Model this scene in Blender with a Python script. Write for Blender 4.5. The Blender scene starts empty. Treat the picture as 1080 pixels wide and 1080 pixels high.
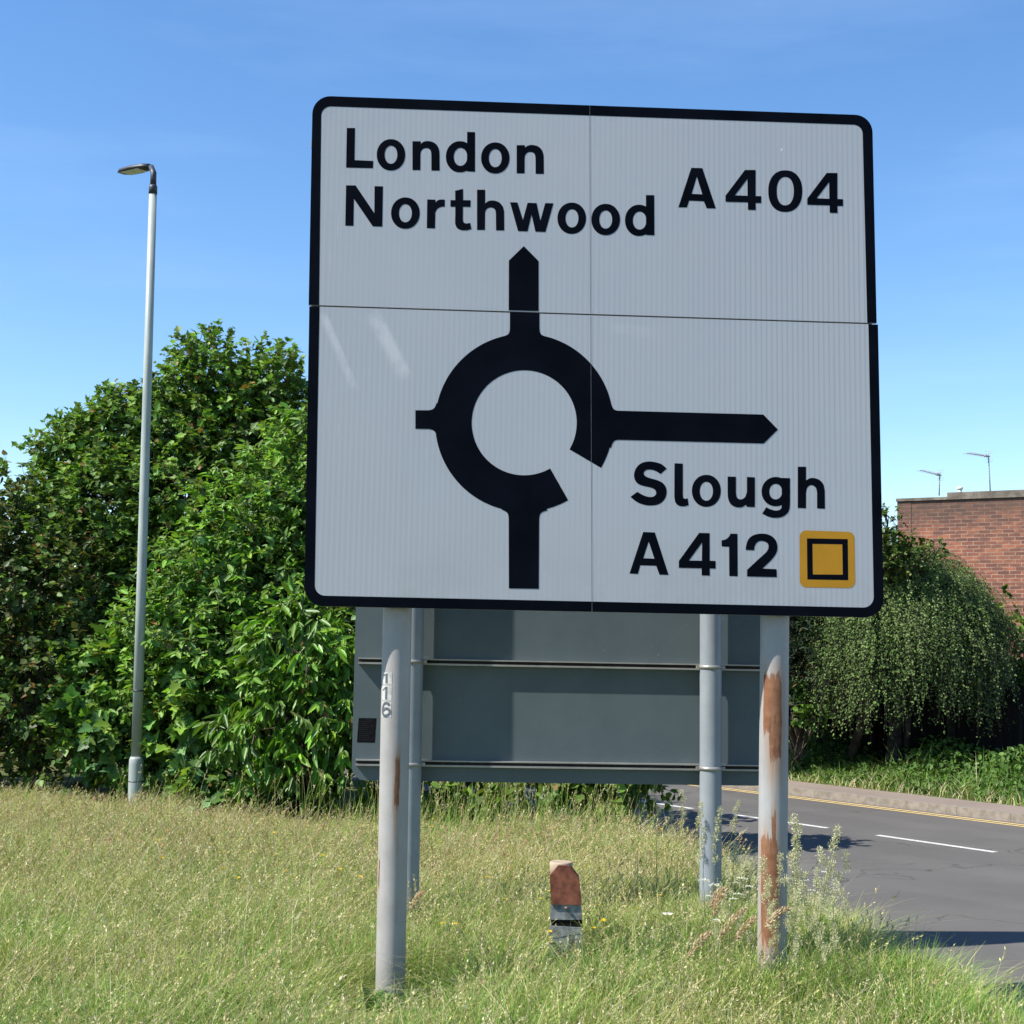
import bpy, math, random
import numpy as np
from mathutils import Vector
from mathutils.geometry import tessellate_polygon

rng = np.random.default_rng(7)
random.seed(7)
SC = bpy.context.scene
COL = SC.collection
R = math.radians

# ------------------------------------------------------------------ camera
F = 1500.0            # focal length in units of a 1080 wide picture
EYE = 2.3
PITCH = math.atan(6.5e-5 * F)
ROLL = 0.016
cp, sp = math.cos(PITCH), math.sin(PITCH)
RIGHT = np.array([1, 0, 0.]); FWD = np.array([0, cp, sp]); UP = np.array([0, -sp, cp])
CAM = np.array([0, 0, EYE])
cr, sr = math.cos(ROLL), math.sin(ROLL)


def ray(px, py):
    a = (px - 540) / F; b = (540 - py) / F
    x = a * cr - b * sr; y = a * sr + b * cr
    return RIGHT * x + UP * y + FWD


def at(px, py, Y):
    d = ray(px, py)
    return CAM + d * (Y / d[1])


cam_data = bpy.data.cameras.new('camera')
cam = bpy.data.objects.new('camera', cam_data)
COL.objects.link(cam)
cam_data.sensor_width = 36
cam_data.lens = 36 * F / 1080
cam_data.clip_start = 0.05
cam_data.clip_end = 3000
from mathutils import Matrix
xr = RIGHT * cr + UP * sr
yr = -RIGHT * sr + UP * cr
cam.matrix_world = Matrix(((xr[0], yr[0], -FWD[0], 0), (xr[1], yr[1], -FWD[1], 0), (xr[2], yr[2], -FWD[2], EYE), (0, 0, 0, 1)))
SC.camera = cam

# ------------------------------------------------------------------ light
SUN_EL = 48.5
SUN_AZ = 71.0          # from straight behind the camera towards the left
to_sun = np.array([-math.sin(R(SUN_AZ)) * math.cos(R(SUN_EL)), -math.cos(R(SUN_AZ)) * math.cos(R(SUN_EL)), math.sin(R(SUN_EL))])
sl = bpy.data.lights.new('sun', 'SUN')
sl.energy = 5.0; sl.angle = R(0.53); sl.color = (1.0, 0.955, 0.88)
so = bpy.data.objects.new('sun', sl); COL.objects.link(so)
so.rotation_euler = Vector(to_sun).to_track_quat('Z', 'Y').to_euler()
so.location = (-20, -10, 30)

w = bpy.data.worlds.new('World'); SC.world = w; w.use_nodes = True
nt = w.node_tree
bg = nt.nodes['Background']
sky = nt.nodes.new('ShaderNodeTexSky')
sky.sky_type = 'NISHITA'; sky.sun_disc = False
sky.sun_elevation = R(SUN_EL); sky.sun_rotation = R(-(180 - SUN_AZ))
sky.altitude = 50; sky.air_density = 1.0; sky.dust_density = 0.12; sky.ozone_density = 2.5
# faint wisps of high cloud, part of the sky itself
tc = nt.nodes.new('ShaderNodeTexCoord')
mp = nt.nodes.new('ShaderNodeMapping'); mp.inputs['Scale'].default_value = (1.2, 1.2, 7.0); mp.inputs['Rotation'].default_value = (0.15, 0.25, 0.3)
nz = nt.nodes.new('ShaderNodeTexNoise'); nz.inputs['Scale'].default_value = 2.2; nz.inputs['Detail'].default_value = 6; nz.inputs['Roughness'].default_value = 0.6
rp = nt.nodes.new('ShaderNodeValToRGB'); rp.color_ramp.elements[0].position = 0.5; rp.color_ramp.elements[1].position = 0.85
rp.color_ramp.elements[1].color = (0.10, 0.10, 0.10, 1)
mx = nt.nodes.new('ShaderNodeMix'); mx.data_type = 'RGBA'
mx.inputs['B'].default_value = (5.2, 6.4, 8.6, 1)
nt.links.new(tc.outputs['Generated'], mp.inputs['Vector']); nt.links.new(mp.outputs[0], nz.inputs['Vector'])
nt.links.new(nz.outputs['Fac'], rp.inputs['Fac']); nt.links.new(rp.outputs['Color'], mx.inputs['Factor'])
hs = nt.nodes.new('ShaderNodeHueSaturation'); hs.inputs['Saturation'].default_value = 1.20; hs.inputs['Value'].default_value = 1.13; hs.inputs['Hue'].default_value = 0.5025
nt.links.new(sky.outputs[0], hs.inputs['Color']); nt.links.new(hs.outputs[0], mx.inputs['A']); nt.links.new(mx.outputs['Result'], bg.inputs['Color'])
bg.inputs['Strength'].default_value = 0.105
SC.view_settings.view_transform = 'Standard'
SC.view_settings.look = 'None'
SC.view_settings.exposure = 0.85
SC.view_settings.gamma = 1


# ------------------------------------------------------------------ node helpers
class N:
    """a material under construction, with small math helpers"""
    def __init__(s, name, rough=0.6, spec=0.5, base=(0.5, 0.5, 0.5)):
        s.m = bpy.data.materials.new(name); s.m.use_nodes = True
        s.t = s.m.node_tree; s.p = s.t.nodes['Principled BSDF']
        s.p.inputs['Roughness'].default_value = rough
        s.p.inputs['Specular IOR Level'].default_value = spec
        s.p.inputs['Base Color'].default_value = (*base, 1)
        s._tc = None

    def new(s, ty): return s.t.nodes.new(ty)
    def link(s, a, b): s.t.links.new(a, b)

    def put(s, sock, v):
        if hasattr(v, 'is_output'): s.link(v, sock)
        else: sock.default_value = v

    def coord(s, kind='Object'):
        if s._tc is None: s._tc = s.new('ShaderNodeTexCoord')
        return s._tc.outputs[kind]

    def xyz(s, v=None):
        n = s.new('ShaderNodeSeparateXYZ'); s.link(v if v is not None else s.coord(), n.inputs[0])
        return n.outputs[0], n.outputs[1], n.outputs[2]

    def math(s, op, a, b=0.0, c=0.0, clamp=False):
        n = s.new('ShaderNodeMath'); n.operation = op; n.use_clamp = clamp
        s.put(n.inputs[0], a); s.put(n.inputs[1], b); s.put(n.inputs[2], c)
        return n.outputs[0]

    def sstep(s, v, lo, hi, to0=0.0, to1=1.0):
        n = s.new('ShaderNodeMapRange'); n.interpolation_type = 'SMOOTHSTEP'
        s.put(n.inputs[0], v); n.inputs[1].default_value = lo; n.inputs[2].default_value = hi
        n.inputs[3].default_value = to0; n.inputs[4].default_value = to1
        return n.outputs[0]

    def noise(s, scale=5, detail=4, rough=0.55, vec=None, stretch=None):
        n = s.new('ShaderNodeTexNoise')
        n.inputs['Scale'].default_value = scale; n.inputs['Detail'].default_value = detail; n.inputs['Roughness'].default_value = rough
        v = vec if vec is not None else s.coord()
        if stretch:
            m = s.new('ShaderNodeMapping'); m.inputs['Scale'].default_value = stretch; s.link(v, m.inputs[0]); v = m.outputs[0]
        s.link(v, n.inputs['Vector'])
        return n.outputs['Fac']

    def mix(s, f, a, b, blend='MIX'):
        n = s.new('ShaderNodeMix'); n.data_type = 'RGBA'; n.blend_type = blend
        s.put(n.inputs['Factor'], f)
        for k, v in (('A', a), ('B', b)):
            if hasattr(v, 'is_output'): s.link(v, n.inputs[k])
            else: n.inputs[k].default_value = (*v, 1)
        return n.outputs['Result']

    def base(s, v): s.put(s.p.inputs['Base Color'], v)
    def rough(s, v): s.put(s.p.inputs['Roughness'], v)

    def bump(s, h, strength=0.3, dist=0.01):
        b = s.new('ShaderNodeBump'); b.inputs['Strength'].default_value = strength; b.inputs['Distance'].default_value = dist
        s.link(h, b.inputs['Height']); s.link(b.outputs[0], s.p.inputs['Normal'])


def plain(name, base, rough=0.6, spec=0.5, var=0.15, scale=6, bump=0.0, stretch=None, metal=0.0):
    n = N(name, rough, spec)
    f = n.sstep(n.noise(scale, 5, 0.6, stretch=stretch), 0.3, 0.7)
    lo = tuple(c * (1 - var) for c in base); hi = tuple(min(1, c * (1 + var)) for c in base)
    n.base(n.mix(f, lo, hi))
    n.p.inputs['Metallic'].default_value = metal
    if bump: n.bump(n.noise(scale * 12, 3), bump, 0.005)
    return n.m


def foliage(name, rough=0.45, spec=0.35, trans=0.25):
    n = N(name, rough, spec)
    a = n.new('ShaderNodeAttribute'); a.attribute_name = 'col'
    n.base(a.outputs['Color'])
    tr = n.new('ShaderNodeBsdfTranslucent')
    n.link(n.mix(1.0, a.outputs['Color'], (1.5, 1.5, 0.7), 'MULTIPLY'), tr.inputs['Color'])
    ms = n.new('ShaderNodeMixShader'); ms.inputs[0].default_value = trans
    n.link(n.p.outputs[0], ms.inputs[1]); n.link(tr.outputs[0], ms.inputs[2])
    n.link(ms.outputs[0], n.t.nodes['Material Output'].inputs['Surface'])
    return n.m


# ------------------------------------------------------------------ mesh helpers
class MB:
    """small meshes built face by face, in world coordinates"""
    def __init__(s): s.v = []; s.f = []; s.uv = {}; s.smooth = []
    def vert(s, p): s.v.append(tuple(float(c) for c in p)); return len(s.v) - 1
    def face(s, pts, uv=None, smooth=False):
        ids = [s.vert(p) for p in pts]; s.f.append(ids); s.smooth.append(smooth)
        if uv: s.uv[len(s.f) - 1] = uv
    def box(s, c, ax, ay, az):
        """centre and three half axes"""
        c, ax, ay, az = map(np.array, (c, ax, ay, az))
        P = lambda i, j, k: c + i * ax + j * ay + k * az
        for q in (((-1, -1, -1), (-1, 1, -1), (1, 1, -1), (1, -1, -1)), ((-1, -1, 1), (1, -1, 1), (1, 1, 1), (-1, 1, 1)),
                  ((-1, -1, -1), (1, -1, -1), (1, -1, 1), (-1, -1, 1)), ((1, 1, -1), (-1, 1, -1), (-1, 1, 1), (1, 1, 1)),
                  ((-1, 1, -1), (-1, -1, -1), (-1, -1, 1), (-1, 1, 1)), ((1, -1, -1), (1, 1, -1), (1, 1, 1), (1, -1, 1))):
            s.face([P(*t) for t in q])
    def tube(s, pts, rad, n=12, cap=True, smooth=True):
        pts = [np.array(p, float) for p in pts]
        if not hasattr(rad, '__len__'): rad = [rad] * len(pts)
        rings = []
        u = None
        for i, p in enumerate(pts):
            d = pts[min(i + 1, len(pts) - 1)] - pts[max(i - 1, 0)]
            d = d / (np.linalg.norm(d) + 1e-9)
            if u is None:
                u = np.cross(d, [0.3, 1, 0.2] if abs(d[1]) < 0.9 else [1, 0, 0])
            u = u - d * (u @ d); u = u / (np.linalg.norm(u) + 1e-9)
            v = np.cross(d, u)
            rings.append([s.vert(p + rad[i] * (u * math.cos(2 * math.pi * k / n) + v * math.sin(2 * math.pi * k / n))) for k in range(n)])
        for a, b in zip(rings, rings[1:]):
            for k in range(n):
                s.f.append([a[k], a[(k + 1) % n], b[(k + 1) % n], b[k]]); s.smooth.append(smooth)
        if cap:
            s.f.append(rings[0][::-1]); s.smooth.append(False); s.f.append(list(rings[-1])); s.smooth.append(False)
    def lathe(s, c, prof, n=32, smooth=True):
        """profile of (radius, z) about a vertical axis at c"""
        rings = [[s.vert((c[0] + r * math.cos(2 * math.pi * k / n), c[1] + r * math.sin(2 * math.pi * k / n), c[2] + z)) for k in range(n)] for r, z in prof]
        for a, b in zip(rings, rings[1:]):
            for k in range(n):
                s.f.append([a[k], a[(k + 1) % n], b[(k + 1) % n], b[k]]); s.smooth.append(smooth)
        s.f.append(rings[0][::-1]); s.smooth.append(False); s.f.append(list(rings[-1])); s.smooth.append(False)


def mesh_from(mb, origin):
    me = bpy.data.meshes.new('mesh')
    o = np.array(origin, float)
    me.from_pydata([tuple(np.array(p) - o) for p in mb.v], [], mb.f)
    if mb.uv:
        l = me.uv_layers.new(name='UVMap')
        for p in me.polygons:
            q = mb.uv.get(p.index)
            if q:
                for k, li in enumerate(p.loop_indices): l.data[li].uv = q[k]
    me.polygons.foreach_set('use_smooth', [bool(x) for x in mb.smooth] + [False] * (len(me.polygons) - len(mb.smooth)))
    me.update()
    return me


ORI = {}


def props(o, label=None, cat=None, group=None, kind=None):
    if label: o['label'] = label
    if cat: o['category'] = cat
    if group: o['group'] = group
    if kind: o['kind'] = kind
    return o


def thing(name, loc, label, cat, group=None):
    o = bpy.data.objects.new(name, None); COL.objects.link(o)
    o.empty_display_size = 0.2; o.location = tuple(float(c) for c in loc); ORI[o.name] = np.array(loc, float)
    return props(o, label, cat, group)


def obj(name, mb, mat, parent=None, origin=None, label=None):
    """links a mesh given in world coordinates, as a part of parent or on its own"""
    org = ORI[parent.name] if parent is not None else np.array(origin if origin is not None else (0, 0, 0), float)
    me = mesh_from(mb, org) if isinstance(mb, MB) else mb.mesh(org)
    me.name = name
    o = bpy.data.objects.new(name, me); COL.objects.link(o)
    for m in (mat if isinstance(mat, (list, tuple)) else [mat]): me.materials.append(m)
    if hasattr(mb, 'midx'): mb.set_mats(me)
    if parent is not None: o.parent = parent
    else: o.location = tuple(org)
    ORI[o.name] = org
    if label: o['label'] = label
    return o


def structure(name, mb, mat):
    o = obj(name, mb, mat); o['kind'] = 'structure'
    return o


def copy_tree(o, parent=None):
    c = o.copy(); COL.objects.link(c)
    if parent is not None: c.parent = parent
    for ch in list(o.children): copy_tree(ch, c)
    return c


class Big:
    """large meshes from numpy arrays, with one colour per vertex"""
    def __init__(s): s.v = []; s.c = []; s.f = []; s.n = 0; s.midx = []
    def add(s, v, c, faces, mi=0):
        """v (k,3), c (k,3), faces: list of (n,m) index arrays"""
        s.v.append(v); s.c.append(c)
        for f in faces: s.f.append(f + s.n); s.midx.append(np.full(len(f), mi, np.int32))
        s.n += len(v)
    def inst(s, pos, A, B, C, L, Wd, tv, tf, col, mi=0, vcol=None):
        """one template per row: tv (k,3) along A, B, C"""
        k = len(tv); n = len(pos)
        v = (pos[:, None, :] + A[:, None, :] * (tv[None, :, 0:1] * L[:, None, None]) + B[:, None, :] * (tv[None, :, 1:2] * Wd[:, None, None])
             + C[:, None, :] * (tv[None, :, 2:3] * L[:, None, None])).reshape(-1, 3)
        c = np.repeat(col, k, axis=0)
        off = (np.arange(n) * k)[:, None]
        groups = {}
        for f in tf: groups.setdefault(len(f), []).append(f)
        faces = [np.concatenate([np.array(f)[None, :] + off for f in fs]) for fs in groups.values()]
        s.add(v, c, faces, mi)
    def mesh(s, org):
        me = bpy.data.meshes.new('mesh')
        v = np.concatenate(s.v) - org; c = np.concatenate(s.c)
        me.vertices.add(len(v)); me.vertices.foreach_set('co', v.astype(np.float32).ravel())
        tot = sum(f.size for f in s.f); npoly = sum(len(f) for f in s.f)
        me.loops.add(tot); me.polygons.add(npoly)
        me.loops.foreach_set('vertex_index', np.concatenate([f.ravel() for f in s.f]).astype(np.int32))
        sizes = np.concatenate([np.full(len(f), f.shape[1], np.int32) for f in s.f])
        me.polygons.foreach_set('loop_start', np.concatenate([[0], np.cumsum(sizes)[:-1]]).astype(np.int32))
        me.update(calc_edges=True)
        a = me.color_attributes.new('col', 'FLOAT_COLOR', 'POINT')
        a.data.foreach_set('color', np.concatenate([c, np.ones((len(c), 1))], 1).astype(np.float32).ravel())
        return me
    def set_mats(s, me):
        if len(me.materials) > 1: me.polygons.foreach_set('material_index', np.concatenate(s.midx))
    def tubes(s, paths, r0, r1, col, n=3, mi=0):
        """paths (m,k,3): thin tapered stems"""
        m, k, _ = paths.shape
        d = np.gradient(paths, axis=1); d /= np.linalg.norm(d, axis=2, keepdims=True) + 1e-9
        u = np.cross(d, np.array([0.31, 0.95, 0.1])); u /= np.linalg.norm(u, axis=2, keepdims=True) + 1e-9
        v = np.cross(d, u)
        t = np.linspace(0, 1, k)[None, :, None]
        rad = np.reshape(r0, (-1, 1, 1)) * (1 - t) + np.reshape(r1, (-1, 1, 1)) * t
        ring = np.stack([paths + rad * (u * math.cos(2 * math.pi * j / n) + v * math.sin(2 * math.pi * j / n)) for j in range(n)], 2)
        V = ring.reshape(-1, 3)
        idx = np.arange(m * k * n).reshape(m, k, n)
        fs = [np.stack([idx[:, :-1, j], idx[:, :-1, (j + 1) % n], idx[:, 1:, (j + 1) % n], idx[:, 1:, j]], -1).reshape(-1, 4) for j in range(n)]
        s.add(V, np.repeat(np.broadcast_to(col, (m, 3)), k * n, axis=0), fs, mi)


def unit(a): return a / (np.linalg.norm(a, axis=-1, keepdims=True) + 1e-9)


# ------------------------------------------------------------------ materials
def m_asphalt(name, base, warm=False):
    n = N(name, 0.85, 0.3)
    fine = n.noise(220, 2, 0.7); big = n.noise(0.35, 4, 0.6)
    c = n.mix(n.sstep(fine, 0.3, 0.7), tuple(x * 0.6 for x in base), tuple(x * 1.45 for x in base))
    c = n.mix(n.sstep(big, 0.35, 0.7), c, tuple(x * 1.25 for x in base))
    v = n.new('ShaderNodeTexVoronoi'); v.feature = 'DISTANCE_TO_EDGE'; v.inputs['Scale'].default_value = 0.28
    wob = n.new('ShaderNodeTexNoise'); wob.inputs['Scale'].default_value = 2.0
    n.link(n.coord(), wob.inputs['Vector'])
    va = n.new('ShaderNodeVectorMath'); va.operation = 'ADD'; n.link(n.coord(), va.inputs[0]); n.link(wob.outputs['Color'], va.inputs[1])
    n.link(va.outputs[0], v.inputs['Vector'])
    crack = n.sstep(v.outputs['Distance'], 0.002, 0.007, 1, 0)
    c = n.mix(n.math('MULTIPLY', crack, 0.0 if warm else 0.6), c, tuple(x * 0.4 for x in base))
    if not warm:
        # worn wheel tracks along the lane, a darker repair strip and scattered light chippings
        x, y, z = n.xyz()
        t = n.math('ADD', n.math('MULTIPLY', x, 0.811), n.math('MULTIPLY', y, 0.585))
        tr = n.math('SINE', n.math('MULTIPLY', t, 2 * math.pi / 1.45))
        tr = n.math('MULTIPLY', n.sstep(tr, -0.2, 0.9), n.sstep(n.noise(0.8, 4, 0.6), 0.3, 0.7))
        c = n.mix(n.math('MULTIPLY', tr, 0.32), c, tuple(q * 1.5 for q in base))
        chip = n.noise(75, 2, 0.8)
        c = n.mix(n.sstep(chip, 0.66, 0.74, 0, 0.55), c, (0.24, 0.23, 0.22))
        c = n.mix(n.sstep(n.noise(3.2, 6, 0.7), 0.60, 0.72, 0, 0.35), c, tuple(q * 0.55 for q in base))
    n.base(c); n.bump(fine, 0.35, 0.004)
    return n.m


M_ROAD = m_asphalt('road_asphalt', (0.090, 0.084, 0.076))
M_PAVE = m_asphalt('pavement_tarmac', (0.185, 0.148, 0.120), True)
M_KERB = plain('kerb_concrete', (0.215, 0.185, 0.15), 0.85, 0.3, 0.22, 9, 0.2)
M_WHITE_LINE = plain('road_paint_white', (0.50, 0.49, 0.46), 0.7, 0.3, 0.34, 30)
M_YELLOW_LINE = plain('road_paint_yellow', (0.60, 0.43, 0.17), 0.7, 0.3, 0.2, 24)


def m_soil():
    n = N('verge_soil', 0.95, 0.2)
    a = n.sstep(n.noise(1.3, 6, 0.65), 0.35, 0.65); b = n.noise(40, 3, 0.7)
    c = n.mix(a, (0.060, 0.075, 0.020), (0.12, 0.105, 0.045))
    n.base(n.mix(n.sstep(b, 0.35, 0.7), c, (0.10, 0.12, 0.035))); n.bump(b, 0.6, 0.03)
    return n.m


M_SOIL = m_soil()


def m_sign_white():
    n = N('reflective_sheeting', 0.34, 0.45)
    x, y, z = n.xyz()
    reg = n.sstep(n.noise(0.55, 2, 0.5), 0.35, 0.65, 0.35, 1.0)
    right = n.sstep(x, -0.4, 1.7, 0.5, 1.0)
    s1 = n.math('SINE', n.math('MULTIPLY', x, 2 * math.pi / 0.0335))
    s2 = n.math('SINE', n.math('MULTIPLY', x, 2 * math.pi / 0.0167))
    st = n.math('ADD', s1, n.math('MULTIPLY', s2, 0.5))
    st = n.math('MULTIPLY', n.math('MULTIPLY', st, reg), n.math('MULTIPLY', right, 0.27))
    st = n.math('ADD', st, 0.5)
    c = n.mix(st, (0.312, 0.324, 0.342), (0.455, 0.466, 0.486))
    # fine honeycomb cells of the sheeting and blotches
    cells = n.noise(260, 1, 0.4)
    c = n.mix(n.sstep(cells, 0.3, 0.7, 0, 0.10), c, (0.25, 0.265, 0.29))
    c = n.mix(n.sstep(n.noise(1.4, 5, 0.6), 0.45, 0.8, 0, 0.16), c, (0.45, 0.455, 0.46))

    # pale slanting bands mixed into the face colour and a few vertical scratches
    def pale_band(x0, z0, x1, z1, wl, wr, k, c):
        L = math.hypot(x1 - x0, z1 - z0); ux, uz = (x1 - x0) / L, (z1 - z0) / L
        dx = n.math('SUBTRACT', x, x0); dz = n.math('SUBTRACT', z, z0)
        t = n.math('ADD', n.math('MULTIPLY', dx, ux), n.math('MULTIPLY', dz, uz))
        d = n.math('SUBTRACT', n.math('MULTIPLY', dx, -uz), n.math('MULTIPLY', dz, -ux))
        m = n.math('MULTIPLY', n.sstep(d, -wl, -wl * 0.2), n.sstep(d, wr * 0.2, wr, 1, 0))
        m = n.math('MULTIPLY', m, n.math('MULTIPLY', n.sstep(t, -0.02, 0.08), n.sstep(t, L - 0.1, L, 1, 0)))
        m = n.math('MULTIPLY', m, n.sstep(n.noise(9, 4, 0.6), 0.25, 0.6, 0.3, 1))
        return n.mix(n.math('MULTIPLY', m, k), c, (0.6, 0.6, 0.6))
    for q in PALE_BANDS: c = pale_band(*q, c)
    scr = n.noise(1.0, 3, 0.5, stretch=(95, 95, 1.6))
    loc = n.sstep(n.noise(0.9, 2, 0.5), 0.5, 0.68)
    c = n.mix(n.math('MULTIPLY', n.sstep(scr, 0.70, 0.76), n.math('MULTIPLY', loc, 0.55)), c, (0.62, 0.62, 0.60))
    drip = n.noise(1.0, 4, 0.6, stretch=(22, 22, 0.7))
    c = n.mix(n.sstep(drip, 0.58, 0.8, 0, 0.14), c, (0.24, 0.25, 0.27))
    low = n.math('MULTIPLY', n.sstep(z, 2.45, 3.0, 1, 0), n.sstep(n.noise(2.0, 6, 0.7), 0.42, 0.75, 0, 0.35))
    c = n.mix(low, c, (0.25, 0.265, 0.235))
    spk = n.noise(48, 3, 0.6)
    c = n.mix(n.sstep(spk, 0.70, 0.78, 0, 0.4), c, (0.22, 0.23, 0.23))
    c = n.mix(n.sstep(n.noise(0.5, 3, 0.5, stretch=(1, 1, 0.4)), 0.4, 0.65, 0, 0.10), c, (0.26, 0.28, 0.32))
    n.base(c)
    n.rough(n.sstep(n.noise(3, 4), 0.3, 0.7, 0.28, 0.45))
    return n.m


M_VINYL = plain('black_vinyl', (0.0022, 0.0032, 0.0065), 0.5, 0.03, 0.3, 3)
M_AMBER = plain('amber_vinyl', (0.42, 0.20, 0.006), 0.45, 0.3, 0.08, 3)
M_SEAM = plain('seam_grey', (0.10, 0.105, 0.115), 0.8, 0.1, 0.3, 9)
M_ALU = plain('sheet_back', (0.30, 0.31, 0.32), 0.5, 0.5, 0.1, 4)
M_RAIL = plain('aluminium_rail', (0.30, 0.29, 0.27), 0.42, 0.6, 0.15, 5, metal=0.35)
M_RAILD = plain('rail_groove', (0.035, 0.03, 0.028), 0.8, 0.2, 0.3, 30)


def m_panel_grey():
    n = N('grey_sign_back', 0.55, 0.2)
    a = n.noise(2.2, 5, 0.6); st = n.noise(1.0, 4, 0.6, stretch=(14, 14, 0.8))
    c = n.mix(n.sstep(a, 0.3, 0.7), (0.088, 0.112, 0.120), (0.102, 0.128, 0.136))
    c = n.mix(n.sstep(st, 0.58, 0.85, 0, 0.3), c, (0.060, 0.07, 0.07))
    sp_ = n.noise(34, 2, 0.5)
    c = n.mix(n.sstep(sp_, 0.72, 0.78, 0, 0.35), c, (0.30, 0.31, 0.30))
    n.base(c)
    return n.m


M_PANEL = m_panel_grey()


def m_post(name, base, patches, streak=0.25, rough=0.5):
    """painted or galvanised post with rust where the paint has gone.
    patches: (angle centre, angle half width, z low, z high, ragged) in the post's own coordinates"""
    n = N(name, rough, 0.4)
    x, y, z = n.xyz()
    ang = n.math('ARCTAN2', x, n.math('MULTIPLY', y, -1))
    a = n.noise(4, 5, 0.6); b = n.noise(1.0, 5, 0.6, stretch=(16, 16, 1.1)); f = n.noise(60, 3, 0.6)
    c = n.mix(n.sstep(a, 0.3, 0.7), tuple(q * 0.9 for q in base), tuple(q * 1.08 for q in base))
    c = n.mix(n.sstep(b, 0.5, 0.8, 0, streak), c, tuple(q * u for q, u in zip(base, (0.62, 0.56, 0.5))))
    c = n.mix(n.sstep(f, 0.62, 0.75, 0, 0.35), c, tuple(q * 0.6 for q in base))
    wob = n.math('SUBTRACT', n.noise(1.0, 5, 0.65, stretch=(22, 22, 3.2)), 0.5)
    zw = n.math('SUBTRACT', n.noise(1.0, 6, 0.75, stretch=(38, 38, 3.0)), 0.5)
    flk = n.noise(1.0, 7, 0.78, stretch=(30, 30, 7))
    tot = None; halo = None
    for ac, aw, z0, z1, k in patches:
        d = n.math('ABSOLUTE', n.math('SUBTRACT', n.math('ADD', ang, n.math('MULTIPLY', wob, 1.3 * k)), ac))
        zz = n.math('ADD', z, n.math('MULTIPLY', zw, 1.1 * k))
        m = n.math('MULTIPLY', n.sstep(d, aw * 0.75, aw, 1, 0), n.math('MULTIPLY', n.sstep(zz, z0, z0 + 0.12), n.sstep(zz, z1 - 0.12, z1, 1, 0)))
        h = n.math('MULTIPLY', n.sstep(d, aw * 0.6, aw * 1.9, 1, 0), n.math('MULTIPLY', n.sstep(zz, z0 - 0.30, z0 + 0.1), n.sstep(zz, z1 - 0.10, z1 + 0.10, 1, 0)))
        m = n.sstep(n.math('ADD', m, n.math('MULTIPLY', n.math('SUBTRACT', flk, 0.5), 1.15)), 0.34, 0.64)
        tot = m if tot is None else n.math('MAXIMUM', tot, m)
        halo = h if halo is None else n.math('MAXIMUM', halo, h)
    if tot is not None:
        hm = n.math('MULTIPLY', halo, n.sstep(n.noise(1.0, 4, 0.6, stretch=(30, 30, 2.5)), 0.3, 0.62, 0.10, 0.78))
        c = n.mix(hm, c, (0.29, 0.17, 0.095))
        rust = n.mix(n.sstep(n.noise(14, 6, 0.7), 0.3, 0.72), (0.155, 0.062, 0.028), (0.235, 0.115, 0.060))
        rust = n.mix(n.sstep(n.noise(1.0, 5, 0.7, stretch=(60, 60, 5)), 0.52, 0.66, 0, 0.6), rust, (0.085, 0.034, 0.018))
        c = n.mix(tot, c, rust)
        n.rough(n.math('ADD', n.math('MULTIPLY', tot, 0.35), rough))
    n.base(c); n.bump(f, 0.08, 0.003)
    return n.m


M_BARK = plain('bark', (0.085, 0.066, 0.048), 0.9, 0.2, 0.45, 9, 0.6, (1, 1, 0.25))
M_BIRCHBARK = plain('birch_bark', (0.042, 0.036, 0.031), 0.8, 0.2, 0.7, 5, 0.4, (1, 1, 2.5))
M_LEAF = foliage('leaf_green', 0.5, 0.28, 0.28)
M_MATTE = foliage('leaf_matte', 0.65, 0.10, 0.26)
M_GLOSSY = foliage('leaf_glossy', 0.4, 0.35, 0.25)
M_GRASS = foliage('grass_blades', 0.6, 0.25, 0.22)
M_PETAL = foliage('petals', 0.7, 0.2, 0.25)

# ------------------------------------------------------------------ the setting
def smooth_pts(pts, closed=False, n=4):
    """Catmull-Rom through points"""
    P = [np.array(p, float) for p in pts]; out = []
    for i in range(len(P) - 1):
        p0 = P[i - 1] if i > 0 else 2 * P[0] - P[1]; p1, p2 = P[i], P[i + 1]; p3 = P[i + 2] if i + 2 < len(P) else 2 * P[-1] - P[-2]
        for k in range(n):
            t = k / n
            out.append(0.5 * (2 * p1 + (p2 - p0) * t + (2 * p0 - 5 * p1 + 4 * p2 - p3) * t * t + (3 * p1 - p0 - 3 * p2 + p3) * t ** 3))
    out.append(P[-1]); return out



D_ = np.array([0.585, -0.811]); N_ = np.array([0.811, 0.585])


def st(s, t, z): p = D_ * s + N_ * t; return np.array([p[0], p[1], z])


def sheet(mb, t0, t1, z, s0=-90, s1=60, step=5):
    n = int((s1 - s0) / step)
    for i in range(n):
        a, b = s0 + i * step, s0 + (i + 1) * step
        mb.face([st(a, t0, z), st(b, t0, z), st(b, t1, z), st(a, t1, z)])


g = MB(); g.face([(-900, -900, -0.03), (900, -900, -0.03), (900, 900, -0.03), (-900, 900, -0.03)])
structure('ground', g, M_SOIL)
g = MB(); sheet(g, -25, 17.75, 0.0); structure('road', g, M_ROAD)


def slab(t0, t1, ztop, s0=-90, s1=60):
    mb = MB(); c = st((s0 + s1) / 2, (t0 + t1) / 2, (ztop - 0.025) / 2)
    mb.box(c, (*(D_ * (s1 - s0) / 2), 0), (*(N_ * (t1 - t0) / 2), 0), (0, 0, (ztop + 0.025) / 2)); return mb


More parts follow.
